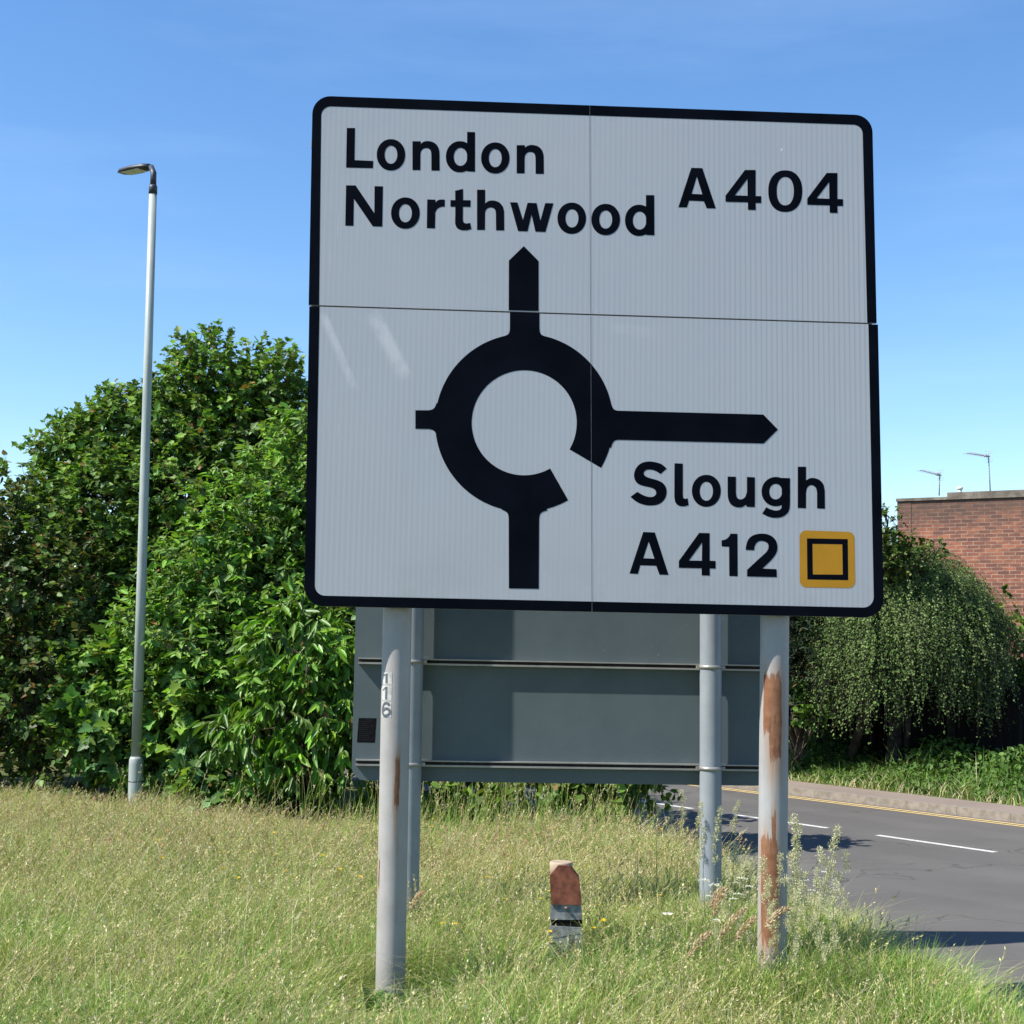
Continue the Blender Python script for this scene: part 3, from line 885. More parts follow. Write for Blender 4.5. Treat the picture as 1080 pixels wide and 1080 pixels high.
mb = MB(); mb.tube([cz - k * 0.01, cz + k * 0.09, cz + k * 0.12], [0.06, 0.06, 0.05], 20); mb.tube([cz + k * 0.11, cz + k * 0.30, cz + k * 0.42 + np.array([-0.06, 0.1, 0])], [0.045, 0.042, 0.04], 16); obj('bracket', mb, M_DARK, lamp)
hb = cz + k * 0.44 + np.array([-0.1, 0.15, 0.0]); dd = unit(np.array([-0.75, 0.65, 0.08])); ss = unit(np.cross(dd, EZ)); uu = np.cross(ss, dd)
mb = MB()
prof = [(0, 0.05, 0.045), (0.12, 0.10, 0.06), (0.35, 0.13, 0.065), (0.6, 0.12, 0.055), (0.72, 0.06, 0.03)]
rings = []
for l, wd, hh in prof:
    rings.append([mb.vert(hb + dd * l + ss * wd * math.cos(a) + uu * (hh * max(math.sin(a), -0.25))) for a in np.linspace(0, 2 * math.pi, 16, endpoint=False)])
for a, b in zip(rings, rings[1:]):
    for j in range(16): mb.f.append([a[j], a[(j + 1) % 16], b[(j + 1) % 16], b[j]]); mb.smooth.append(True)
mb.f.append(rings[0][::-1]); mb.f.append(rings[-1]); mb.smooth += [False, False]
lh = obj('lantern', mb, M_DARK, lamp)
mb = MB(); mb.box(hb + dd * 0.37 - uu * 0.020, dd * 0.2, ss * 0.08, uu * 0.008); obj('lens', mb, M_LENS, lh)

YF = 40.0
ft = at(34, 700, YF); tp = at(34.3, 491, YF); ft = np.array([tp[0], YF, 0.1])
lamp2 = thing('street_lamp', ft, 'distant thin grey lamp post with a flat lantern, left edge among leaves', 'street lamp')
mb = MB(); mb.tube([ft, (ft + tp) / 2, tp], [0.09, 0.07, 0.055], 14); obj('shaft', mb, plain('distant_lamp_grey', (0.16, 0.19, 0.21), 0.5, 0.4, 0.1), lamp2)
mb = MB(); mb.box(tp + np.array([-0.10, 0, 0.03]), (0.19, 0, 0), (0, 0.13, 0), (0, 0, 0.035)); mb.box(tp + np.array([-0.20, 0, -0.01]), (0.07, 0, 0), (0, 0.08, 0), (0, 0, 0.02)); obj('lantern', mb, M_DARK, lamp2)

# ------------------------------------------------------------------ the marker post in the grass
YM = 9.75
mo = at(596.5, 1000, YM); mo[2] = 0.1
M_BROWN = plain('marker_brown', (0.150, 0.055, 0.034), 0.65, 0.15, 0.42, 16, 0.2)
M_MGREY = plain('marker_grey', (0.19, 0.20, 0.205), 0.7, 0.25, 0.45, 17, 0.2)
M_BEIGE = plain('marker_top_beige', (0.36, 0.285, 0.205), 0.7, 0.3, 0.15, 14)
M_BLACK = plain('marker_black_gap', (0.004, 0.004, 0.004), 0.8, 0.2, 0.2)
mk = thing('marker_post', mo, 'short marker post with a brown head and grey body, standing in long grass', 'marker post')


def mp_(px, py, back=0.0): return at(px, py, YM + back)


def prism(front, depth, slant=0.0, lean=None):
    """a solid from a front outline in picture points, given real depth"""
    mb = MB(); fr = [mp_(x, y, (lean(y) if lean else 0)) for x, y in front]; bk = [p + np.array([0.006, depth, 0]) for p in fr]
    mb.face(fr); mb.face(bk[::-1])
    for i in range(len(fr)): mb.face([fr[i - 1], bk[i - 1], bk[i], fr[i]])
    return mb


ln = lambda y: (955 - y) * 0.0005
body = prism([(576.5, 1062), (617.5, 1062), (614.4, 978.5), (580.0, 976.6)][::-1], 0.15)
obj('base', body, M_MGREY, mk)
obj('collar_gap', prism([(581.5, 978.6), (614.2, 980.5), (613.8, 968.0), (580.8, 967.0)][::-1], 0.13, lean=lambda y: 0.012), M_BLACK, mk)
obj('upper_body', prism([(580.0, 970.2), (613.8, 970.0), (613.2, 952.5), (581.0, 951.5)][::-1], 0.13, lean=lambda y: 0.004), M_MGREY, mk)
obj('head_plate', prism([(581.2, 953.8), (613.4, 954.6), (610.2, 925.5), (600.5, 913.4), (588.8, 912.8), (579.8, 924.0)][::-1], 0.10, lean=lambda y: -0.012 + ln(y)), M_BROWN, mk)
ct = at(591.9, 908.5, YM + 0.115); rc = 12.0 * YM / F
mb = MB(); mb.lathe(ct, [(rc * 0.98, -0.115), (rc, -0.03), (rc, -0.006), (rc * 0.94, 0.0)], 28); obj('top_cap', mb, M_BEIGE, mk)
mb = MB(); bp = mp_(597.3, 957.5, -0.008); mb.lathe(bp, [(0.004, -0.008), (0.012, -0.005), (0.012, 0.005), (0.004, 0.008)], 12); obj('bolt', mb, plain('bolt_rusty', (0.2, 0.13, 0.1), 0.6), mk)
mb = MB(); q = mp_(603.8, 934.8, 0.008); mb.lathe(q, [(0.002, -0.006), (0.006, -0.003), (0.006, 0.003), (0.002, 0.006)], 8); obj('white_speck', mb, M_STICK, mk)


# ------------------------------------------------------------------ leaves and crowns
def T(half, fold=0.12, curl=-0.08):
    """leaf template from a half outline of (along, across): two folded halves"""
    v = []; f = []
    mid = [(p[0], 0.0, curl * p[0] ** 2) for p in half]
    up = [(p[0], p[1], fold * p[1] + curl * p[0] ** 2) for p in half]; dn = [(p[0], -p[1], fold * p[1] + curl * p[0] ** 2) for p in half]
    return up, dn


def leaf_template(outline, fold=0.18, curl=-0.15):
    """outline: list of (along 0..1, across) from base to tip; both halves are one folded face each"""
    up = [(a, b, fold * b + curl * a * a) for a, b in outline]; dn = [(a, -b, fold * b + curl * a * a) for a, b in outline[1:-1]]
    v = np.array(up + dn); n = len(outline)
    f1_ = list(range(n)); f2_ = [0] + [n + i for i in range(len(dn))] + [n - 1]
    return v, [f1_, f2_[::-1]]


MAPLE = leaf_template([(0, 0), (-0.06, 0.10), (0.02, 0.30), (0.20, 0.26), (0.30, 0.55), (0.42, 0.36), (0.50, 0.46), (0.58, 0.22), (0.80, 0.16), (1.0, 0)], 0.2, -0.18)
OVATE = leaf_template([(0, 0), (0.15, 0.20), (0.42, 0.29), (0.72, 0.20), (1.0, 0)], 0.25, -0.2)
LANCE = leaf_template([(0, 0), (0.18, 0.12), (0.5, 0.165), (0.8, 0.10), (1.0, 0)], 0.3, -0.28)
DIAM = (np.array([(0, 0, 0), (0.45, 0.33, 0.03), (1, 0, -0.08), (0.45, -0.33, 0.03)]), [[0, 1, 2, 3]])


def lobe_px(px, py, Y, rpx, ry=1.0, rz=1.0):
    c = at(px, py, Y); r = rpx * Y / F
    return (c, np.array([r, r * ry, r * rz]))


def rand_dirs(n):
    return unit(rng.normal(size=(n, 3)))


def crown_points(lobes, n, inner=0.25):
    w_ = np.array([l[1].prod() ** (2 / 3) for l in lobes]); w_ /= w_.sum()
    idx = rng.choice(len(lobes), n * 2, p=w_)
    C = np.array([lobes[i][0] for i in idx]); Rr = np.array([lobes[i][1] for i in idx])
    d = rand_dirs(n * 2)
    lump = 1 + 0.16 * np.sin(d[:, 0] * 5 + idx * 1.7) * np.sin(d[:, 2] * 6 + idx) + 0.10 * np.sin(d[:, 1] * 9 + idx * 2.3)
    rf = np.where(rng.random(n * 2) < inner, rng.uniform(0.35, 0.85, n * 2), rng.uniform(0.84, 1.06, n * 2)) * lump
    rf = np.where(rng.random(n * 2) < 0.07, rf * rng.uniform(1.05, 1.24, n * 2), rf)
    p = C + d * Rr * rf[:, None]
    keep = np.ones(n * 2, bool)
    for i, (c, r) in enumerate(lobes):
        q = np.linalg.norm((p - c) / r, axis=1)
        keep &= ~((q < 0.62) & (idx != i) & (rng.random(n * 2) < 0.8))
    keep &= p[:, 2] > 0.15
    p, d = p[keep][:n], d[keep][:n]
    return p, d


def clump_leaves(big, p, out, per, twig, L, Lvar, aspect, template, pal, droop=0.25, upn=0.8, wood=(0.06, 0.05, 0.035), spread=0.9, col_var=0.22, old=0.03, stems=True, outn=0.35):
    """a leafy twig at every point"""
    n = len(p)
    td = unit(out * 0.7 + rng.normal(size=(n, 3)) * 0.45 + np.array([0, 0, 0.35]))
    tl = twig * rng.uniform(0.7, 1.35, n)
    if stems:
        tt = np.linspace(0, 1, 4)[None, :, None]
        path = p[:, None, :] + td[:, None, :] * (tl[:, None, None] * tt) + np.array([0, 0, -0.12]) * (tl[:, None, None] * tt ** 2)
        big.tubes(path, 0.006 * np.ones(n), 0.002 * np.ones(n), np.array(wood), 3, 1)
    pal = np.array(pal)
    cl = pal[rng.choice(len(pal), n)] * rng.uniform(1 - col_var, 1 + col_var, (n, 1))
    t = rng.uniform(0.1, 1.05, (n, per))
    base = p[:, None, :] + td[:, None, :] * (tl[:, None] * t)[:, :, None] + np.array([0, 0, -0.12]) * (tl[:, None] * t ** 2)[:, :, None]
    side = unit(rng.normal(size=(n, per, 3)) * np.array([1, 1, 0.6]))
    ax = unit(td[:, None, :] * 0.6 + side * spread + np.array([0, 0, -droop]) + out[:, None, :] * 0.25)
    nr = unit(np.array([0, 0, upn]) + out[:, None, :] * outn + rng.normal(size=(n, per, 3)) * 0.38)
    Bv = unit(np.cross(nr, ax)); Cv = np.cross(ax, Bv)
    m = n * per
    LL = L * np.clip(1 + Lvar * 1.25 * rng.normal(size=m), 0.4, 1.7)
    c = np.repeat(cl, per, axis=0) * rng.uniform(0.62, 1.35, (m, 1)) * (1 + rng.uniform(-0.12, 0.12, (m, 3)))
    ol = rng.random(m) < old
    c[ol] = np.array([0.20, 0.12, 0.035]) * rng.uniform(0.6, 1.2, (ol.sum(), 1))
    base = base.reshape(-1, 3); ax = ax.reshape(-1, 3)
    big.inst(base + ax * 0.015, ax, Bv.reshape(-1, 3), Cv.reshape(-1, 3), LL, LL * aspect, template[0], template[1], c, 0)


def wood_tree(root, lobes, r, stems=1, bark=M_BARK, spread=0.25, reach=1.0):
    mb = MB(); b = ORI[root.name]
    for s_ in range(stems):
        fo = b + np.array([rng.uniform(-spread, spread), rng.uniform(-spread, spread), -0.1]) * (0 if stems == 1 else 1)
        cen = np.mean([l[0] for l in lobes], axis=0); hgt = cen[2]
        mid = fo + (cen - fo) * 0.5 + rng.normal(size=3) * 0.12; 
        pts = smooth_pts([fo, fo + (mid - fo) * 0.5 + rng.normal(size=3) * 0.06, mid, cen], n=3)
        mb.tube(pts, list(np.linspace(r, r * 0.35, len(pts))), 9)
        for i, (c, rr) in enumerate(lobes):
            if stems > 1 and i % stems != s_: continue
            j = rng.integers(len(pts) // 3, len(pts) - 1); a = pts[j]
            tgt = a + (c - a) * reach; md = (a + tgt) / 2 + rng.normal(size=3) * 0.15 + np.array([0, 0, 0.1])
            q = smooth_pts([a, md, tgt], n=4); mb.tube(q, list(np.linspace(r * 0.45, 0.012, len(q))), 7)
            for _ in range(4):
                e = c + rand_dirs(1)[0] * rr * 0.9; s0 = q[rng.integers(3, len(q))]
                q2 = smooth_pts([s0, (s0 + e) / 2 + rng.normal(size=3) * 0.08, e], n=3); mb.tube(q2, list(np.linspace(0.022, 0.005, len(q2))), 5, cap=False)
    return obj('trunk', mb, bark, root)


def plant(name, base, label, cat, lobes, clumps, per, twig, L, template, pal, mat=M_LEAF, r=0.09, stems=1, group=None, aspect=1.0, inner=0.25, bark=M_BARK, **kw):
    root = thing(name, base, label, cat, group)
    wood_tree(root, lobes, r, stems, bark)
    big = Big(); p, d = crown_points(lobes, clumps, inner)
    clump_leaves(big, p, d, per, twig, L, 0.3, aspect, template, pal, **kw)
    obj('crown', big, [mat, bark], root)
    return root


G_MAPLE = [tuple(c * w for c, w in zip(q, (1.74, 1.55, 1.47))) for q in [(0.050, 0.105, 0.018), (0.042, 0.088, 0.017), (0.066, 0.132, 0.020), (0.038, 0.075, 0.020)]]
G_HAZEL = [tuple(c * w for c, w in zip(q, (1.68, 1.50, 1.42))) for q in [(0.038, 0.072, 0.018), (0.050, 0.090, 0.022), (0.032, 0.058, 0.018), (0.062, 0.080, 0.024)]]
G_ELDER = [tuple(c * w for c, w in zip(q, (1.80, 1.62, 1.70))) for q in [(0.075, 0.165, 0.020), (0.090, 0.185, 0.022), (0.060, 0.135, 0.022), (0.085, 0.150, 0.040)]]
G_LAUREL = [tuple(c * w for c, w in zip(q, (1.79, 1.60, 1.52))) for q in [(0.060, 0.140, 0.014), (0.080, 0.180, 0.018), (0.045, 0.105, 0.014)]]
G_SYC = [tuple(c * w for c, w in zip(q, (1.68, 1.50, 1.42))) for q in [(0.066, 0.150, 0.030), (0.050, 0.120, 0.038), (0.090, 0.175, 0.026)]]

# the tree behind, at the left
ZT = 23.5
L_ = lobe_px
lob = [L_(220, 396, ZT, 33, 1, 1.15), L_(196, 418, ZT, 30), L_(288, 404, ZT, 30, 1, 1.0), L_(270, 432, ZT, 32), L_(184, 455, ZT, 44), L_(136, 446, ZT, 33), L_(112, 470, ZT, 36), L_(78, 482, ZT, 34), L_(236, 470, ZT, 46), L_(304, 470, ZT, 34), L_(300, 430, ZT, 22),
       L_(60, 545, ZT - .3, 40), L_(118, 535, ZT - .5, 58), L_(195, 530, ZT - .4, 62), L_(270, 540, ZT, 50), L_(95, 610, ZT - .6, 58), L_(170, 610, ZT - .6, 60)]
plant('maple_tree', at(190, 700, ZT) * np.array([1, 1, 0]) + np.array([0, 0, 0.1]), 'tall dark green maple tree with an uneven crown, behind the lamp column', 'tree', lob,
      5000, 11, 0.34, 0.084, MAPLE, [tuple(c * 1.38 for c in q) for q in G_MAPLE], r=0.16, inner=0.36, aspect=1.05, old=0.035, droop=0.2)
# lower left, darker and reddish
lob = [L_(40, 620, 21.6, 62), L_(100, 690, 21.4, 48), L_(45, 720, 21.2, 62), L_(80, 790, 21.0, 50), L_(-20, 640, 21.6, 70), L_(-30, 760, 21.2, 72), L_(20, 560, 22.4, 40), L_(-5, 540, 22.4, 46), L_(-60, 560, 22.6, 60)]
plant('hazel_bush', at(50, 700, 21.4) * np.array([1, 1, 0]) + np.array([0, 0, 0.1]), 'dull dark bush with brownish leaves, left of the lamp column', 'bush', lob,
      2300, 9, 0.30, 0.082, OVATE, G_HAZEL + G_MAPLE, r=0.07, stems=4, aspect=1.5, old=0.05, droop=0.3)
# beyond the picture's left part
lob = [L_(-120, 600, 22.5, 90), L_(-140, 720, 21.5, 90), L_(-60, 690, 22.2, 60)]
plant('hazel_bush', at(-110, 700, 22) * np.array([1, 1, 0]) + np.array([0, 0, 0.1]), 'dark bush at the far left edge, partly cut off by the frame', 'bush', lob, 900, 9, 0.32, 0.09, OVATE, G_HAZEL, r=0.08, stems=3, aspect=1.5, old=0.08)
# bright pinnate shrub
lob = [L_(312, 500, 21.5, 42), L_(322, 466, 21.6, 30), L_(268, 552, 21.2, 52), L_(330, 560, 21.3, 60), L_(222, 604, 20.9, 50), L_(290, 630, 20.9, 66), L_(180, 668, 20.7, 46), L_(240, 690, 20.6, 60), L_(350, 640, 21.0, 60), L_(160, 735, 20.6, 40),
       L_(380, 600, 21.4, 70), L_(420, 680, 21.2, 70)]
plant('elder_bush', at(280, 700, 21.2) * np.array([1, 1, 0]) + np.array([0, 0, 0.1]), 'big bright green bush with narrow leaflets, rising beside the white sign', 'bush', lob,
      3800, 12, 0.30, 0.105, LANCE, G_ELDER, r=0.06, stems=5, aspect=1.35, old=0.012, droop=0.35, upn=0.7)
# glossy laurel
lob = [L_(325, 690, 19.2, 46), L_(298, 745, 19.1, 40), L_(352, 750, 19.1, 44), L_(258, 785, 19.1, 28), L_(380, 705, 19.3, 44), L_(325, 805, 19.0, 30), L_(385, 790, 19.1, 40)]
plant('laurel_bush', at(335, 700, 19.2) * np.array([1, 1, 0]) + np.array([0, 0, 0.1]), 'glossy laurel bush with long drooping leaves, against the left end of the grey sign', 'bush', lob,
      400, 14, 0.30, 0.172, LANCE, G_LAUREL, mat=M_GLOSSY, r=0.05, stems=4, aspect=0.9, old=0.004, droop=0.95, upn=0.5, spread=0.7, inner=0.15, outn=0.6)
# sycamore growth at the foot
lob = [L_(112, 722, 20.7, 36), L_(128, 778, 20.6, 34), L_(205, 745, 20.2, 38), L_(185, 800, 20.2, 32), L_(245, 815, 19.7, 26), L_(95, 760, 20.7, 30)]
plant('sycamore_sapling', at(160, 700, 20.3) * np.array([1, 1, 0]) + np.array([0, 0, 0.1]), 'sycamore sapling with broad lobed leaves at the foot of the lamp column', 'bush', lob,
      520, 8, 0.28, 0.15, MAPLE, G_SYC, r=0.035, stems=5, aspect=1.05, old=0.01, droop=0.45, upn=0.6)
lob = [L_(165, 838, 20.3, 14), L_(210, 838, 19.6, 18), L_(285, 838, 19.4, 22), L_(330, 845, 19.3, 14), L_(250, 845, 19.4, 14)]
plant('sycamore_sapling', at(240, 850, 19.5) * np.array([1, 1, 0]) + np.array([0, 0, 0.1]), 'low sycamore shoots in the grass under the laurel bush', 'bush', lob,
      210, 7, 0.22, 0.13, MAPLE, G_SYC, r=0.02, stems=5, aspect=1.05, old=0.01, droop=0.45)
# bushes hidden behind the signs, their feet showing under the grey panel
lob = [L_(440, 790, 19.6, 46), L_(500, 795, 18.9, 46), L_(470, 720, 19.6, 60), L_(540, 730, 18.8, 60), L_(560, 800, 18.2, 44), L_(510, 640, 19.3, 60), L_(430, 640, 20, 60)]
plant('hedge_bush', at(500, 800, 19.0) * np.array([1, 1, 0]) + np.array([0, 0, 0.1]), 'dark bush seen under the grey sign, close to its left post', 'bush', lob, 1300, 9, 0.3, 0.10, OVATE, G_MAPLE, r=0.05, stems=4, aspect=1.5)
lob = [L_(610, 800, 17.6, 44), L_(655, 805, 17.1, 36), L_(620, 730, 17.4, 50), L_(660, 740, 17.0, 44), L_(640, 660, 17.2, 46)]
plant('hedge_bush', at(635, 800, 17.2) * np.array([1, 1, 0]) + np.array([0, 0, 0.1]), 'dark bush under the grey sign, ending beside the road', 'bush', lob, 1000, 9, 0.3, 0.10, OVATE, G_MAPLE, r=0.05, stems=4, aspect=1.5)

# trees further back that close the gaps
for px, top, Y, lab in ((70, 560, 30.0, 'shaded tree standing behind the bush at the left edge'), (190, 560, 31.0, 'shaded tree behind the maple, glimpsed through its leaves'), (330, 560, 29.0, 'shaded tree far behind the bright bush'), (-60, 560, 31.0, 'shaded tree behind the far left bush'), (600, 590, 46.0, 'distant tree hidden behind the white sign, leftmost of three'), (690, 600, 48.0, 'distant tree hidden behind the white sign, middle one of three'), (775, 590, 50.0, 'distant tree hidden behind the white sign, nearest the road')):
    lob = [L_(px, top + 40, Y, 50), L_(px - 50, top + 90, Y, 50), L_(px + 50, top + 90, Y, 50), L_(px, top + 130, Y, 70), L_(px - 45, top + 190, Y, 55), L_(px + 45, top + 190, Y, 55)]
    plant('background_tree', at(px, 700, Y) * np.array([1, 1, 0]) + np.array([0, 0, 0.1]), lab, 'tree', lob, 900, 9, 0.40, 0.16, OVATE, G_HAZEL, r=0.12, aspect=1.7, inner=0.5)

# right side: hawthorn, yew, weeping birch
lob = [L_(900, 600, 26.6, 42), L_(880, 660, 26.4, 40), L_(942, 574, 24.2, 14), L_(936, 552, 24.2, 11), L_(962, 580, 24.1, 11), L_(938, 594, 24.2, 16), L_(986, 580, 24.0, 6), L_(955, 592, 24.1, 10), L_(930, 585, 24.2, 14)]
plant('hawthorn_tree', at(890, 700, 26.8) * np.array([1, 1, 0]) + np.array([0, 0, 0.1]), 'small leaved tree reaching out from behind the white sign in front of the brick wall', 'tree', lob,
      1100, 11, 0.16, 0.055, OVATE, [(0.095, 0.13, 0.025), (0.055, 0.105, 0.022), (0.095, 0.15, 0.03)], r=0.10, aspect=1.6, old=0.05, inner=0.2)
lob = [L_(842, 690, 26.0, 34, 1, 1.5), L_(862, 640, 26.2, 34, 1, 1.3), L_(815, 660, 26.4, 40, 1, 1.4), L_(850, 690, 25.2, 22, 1, 1.9), L_(866, 665, 25.3, 16, 1, 1.3), L_(800, 720, 26.2, 46), L_(770, 660, 26.4, 60), L_(845, 745, 26.6, 26), L_(730, 690, 26.6, 60)]  # leftmost lobes, unseen behind the white sign, are added to shade the fence
plant('yew_tree', at(840, 780, 26.3) * np.array([1, 1, 0]) + np.array([0, 0, 0.1]), 'very dark evergreen between the rusty post and the weeping birch', 'tree', lob,
      2300, 14, 0.26, 0.085, LANCE, [(0.014, 0.034, 0.012), (0.020, 0.045, 0.014), (0.012, 0.028, 0.011)], r=0.10, aspect=0.9, old=0.004, droop=0.35)
lob = [L_(856, 738, 25.4, 11), L_(846, 752, 25.3, 8), L_(866, 752, 25.3, 8), L_(840, 728, 25.5, 8)]
plant('maple_seedling', at(852, 790, 25.5) * np.array([1, 1, 0]) + np.array([0, 0, 0.1]), 'bright green leafy shoot in front of the dark evergreen', 'plant', lob, 70, 8, 0.16, 0.09, MAPLE, [(0.10, 0.21, 0.03), (0.12, 0.24, 0.03)], r=0.012, stems=2, aspect=1.05, old=0.0)


def birch(name, cpx, Y, half, ytop, ybot, label, strands, seed_off=0):
    base = at(cpx - 16, 780, Y + 0.2); base[2] = 0.1
    root = thing(name, base, label, 'tree')
    cen = at(cpx, (ytop + ybot) / 2, Y); rx = half * Y / F; top = at(cpx, ytop, Y)[2]; bot = at(cpx, ybot, Y)[2]
    mb = MB()
    tp_ = np.array([cen[0] - 0.1, Y, top - 0.35]); tr = smooth_pts([base - np.array([0, 0, .1]), base + np.array([0.1, 0, 1.2]), (base + tp_) / 2 + np.array([0.1, 0, 0.5]), tp_], n=4)
    mb.tube(tr, list(np.linspace(0.15, 0.03, len(tr))), 10)
    mb.tube([base + np.array([0.22, 0.05, -0.1]), base + np.array([0.3, 0, 1.0]), base + np.array([0.35, 0, 2.2])], [0.07, 0.06, 0.03], 8)
    obj('trunk', mb, M_BIRCHBARK, root)
    big = Big()
    # arching boughs then hanging strands
    nb = 46; az = rng.uniform(0, 2 * math.pi, nb); reach = rng.uniform(0.35, 1.0, nb)
    ends = np.stack([cen[0] + np.cos(az) * rx * reach, Y + np.sin(az) * rx * reach * 0.9, top - 0.25 - (reach ** 2) * (top - bot) * 0.42 + rng.normal(size=nb) * 0.12], 1)
    j = rng.integers(6, len(tr), nb); st_ = np.array([tr[k] for k in j]); tt = np.linspace(0, 1, 7)[None, :, None]
    mid = (st_ + ends) / 2 + np.array([0, 0, 0.35])
    path = st_[:, None] * (1 - tt) ** 2 + 2 * mid[:, None] * tt * (1 - tt) + ends[:, None] * tt ** 2
    big.tubes(path, 0.03 * np.ones(nb), 0.006 * np.ones(nb), np.array((0.08, 0.06, 0.05)), 4, 1)
    # strands start on a lumpy dome, gathered into tresses
    nt_ = 90; d = rand_dirs(nt_); d[:, 2] = np.abs(d[:, 2]) * 0.9; d = unit(d); d[:, 1] -= 0.25; d = unit(d)
    lumpy = 1 + rng.uniform(-0.16, 0.10, nt_)
    hub = np.stack([cen[0] + d[:, 0] * rx * 0.95 * lumpy, Y + d[:, 1] * rx * 0.85, top - (1 - np.clip(d[:, 2], 0, 1)) * (top - bot) * 0.52 - 0.06], 1)
    kk = rng.integers(0, nt_, strands); s0 = hub[kk] + rng.normal(size=(strands, 3)) * np.array([0.12, 0.12, 0.10])
    ln_ = np.minimum(rng.uniform(0.4, 1.9, strands) * (0.6 + 0.6 * rng.random(nt_)[kk]), s0[:, 2] - bot + rng.uniform(-0.15, 0.5, strands)); ln_ = np.clip(ln_, 0.25, 2.2)
    out = unit((s0 - np.array([cen[0], Y, 0])) * np.array([1, 1, 0])); K = 12; t = np.linspace(0, 1, K)[None, :, None]
    sway = rng.normal(size=(strands, 1, 3)) * np.array([0.20, 0.20, 0])
    path = s0[:, None] + out[:, None] * (0.22 * (1 - np.exp(-3 * t))) - np.array([0, 0, 1.0]) * (ln_[:, None, None] * (t ** 1.25)) + sway * t + np.array([0, 0, 0.10]) * np.sin(t * 3.1)
    big.tubes(path, 0.004 * np.ones(strands), 0.002 * np.ones(strands), np.array((0.07, 0.055, 0.04)), 3, 1)
    per = 36; tq = rng.uniform(0, 1, (strands, per)) * (K - 1.001); i0 = tq.astype(int); fr_ = (tq - i0)[:, :, None]; ar = np.arange(strands)[:, None]
    pos = path[ar, i0] * (1 - fr_) + path[ar, i0 + 1] * fr_ + rng.normal(size=(strands, per, 3)) * 0.022
    ax = unit(rng.normal(size=(strands, per, 3)) * np.array([0.7, 0.7, 0.3]) + np.array([0, 0, -0.75]) + out[:, None] * 0.3)
    nr = unit(out[:, None] * 0.7 + rng.normal(size=(strands, per, 3)) * 0.5 + np.array([0, 0, 0.45]))
    Bv = unit(np.cross(nr, ax)); Cv = np.cross(ax, Bv); m = strands * per
    pal = np.array([(0.140, 0.212, 0.064), (0.172, 0.240, 0.084), (0.105, 0.172, 0.048)])
    c = np.repeat(pal[rng.integers(0, 3, nt_)[kk]] * rng.uniform(0.7, 1.2, (strands, 1)), per, axis=0) * rng.uniform(0.88, 1.12, (m, 1))
    LL = rng.uniform(0.030, 0.054, m)
    big.inst(pos.reshape(-1, 3), ax.reshape(-1, 3), Bv.reshape(-1, 3), Cv.reshape(-1, 3), LL, LL, DIAM[0], DIAM[1], c, 0)
    obj('crown', big, [M_MATTE, M_BIRCHBARK], root)
    return root


lob = [L_(965, 715, 27.4, 40), L_(1010, 725, 27.2, 40), L_(930, 730, 27.5, 34), L_(1045, 735, 27.0, 34), L_(900, 745, 27.6, 26)]
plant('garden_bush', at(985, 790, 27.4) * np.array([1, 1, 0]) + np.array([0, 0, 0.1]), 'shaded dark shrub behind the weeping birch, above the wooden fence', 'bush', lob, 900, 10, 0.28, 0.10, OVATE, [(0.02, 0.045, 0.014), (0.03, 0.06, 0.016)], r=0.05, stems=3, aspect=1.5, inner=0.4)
birch('birch_tree', 956, 25.4, 82, 577, 756, 'weeping birch with hanging grey green foliage, in front of the brick building', 5600)
lob = [L_(1075, 690, 26.0, 50), L_(1090, 760, 25.6, 50), L_(1048, 735, 25.8, 32), L_(1140, 720, 26, 60)]
plant('garden_bush', at(1085, 790, 26.0) * np.array([1, 1, 0]) + np.array([0, 0, 0.1]), 'dark green bush right of the weeping birch, at the picture edge', 'bush', lob, 900, 10, 0.28, 0.09, OVATE, G_MAPLE, r=0.05, stems=3, aspect=1.5)

# ------------------------------------------------------------------ the wooden fence
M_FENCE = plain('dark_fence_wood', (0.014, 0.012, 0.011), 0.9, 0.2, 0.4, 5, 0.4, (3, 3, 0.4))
s_a, s_b = -22.0, 4.0
fb = st((s_a + s_b) / 2, 21.4, 0.11)
fence = thing('wooden_fence', fb, 'dark close boarded wooden fence in the shade beneath the weeping birch', 'fence')
mb = MB(); s = s_a; k = 0
while s < s_b:
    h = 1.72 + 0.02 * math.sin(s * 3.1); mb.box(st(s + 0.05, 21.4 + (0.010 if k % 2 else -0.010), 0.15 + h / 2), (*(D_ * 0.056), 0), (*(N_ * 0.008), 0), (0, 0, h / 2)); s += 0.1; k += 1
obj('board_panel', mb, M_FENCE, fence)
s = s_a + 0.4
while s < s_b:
    mb = MB(); mb.box(st(s, 21.33, 1.0), (*(D_ * 0.05), 0), (*(N_ * 0.05), 0), (0, 0, 0.95)); obj('fence_post', mb, plain('fence_post_wood', (0.03, 0.026, 0.023), 0.9, 0.2, 0.3) if 'fence_post_wood' not in bpy.data.materials else bpy.data.materials['fence_post_wood'], fence); s += 1.83

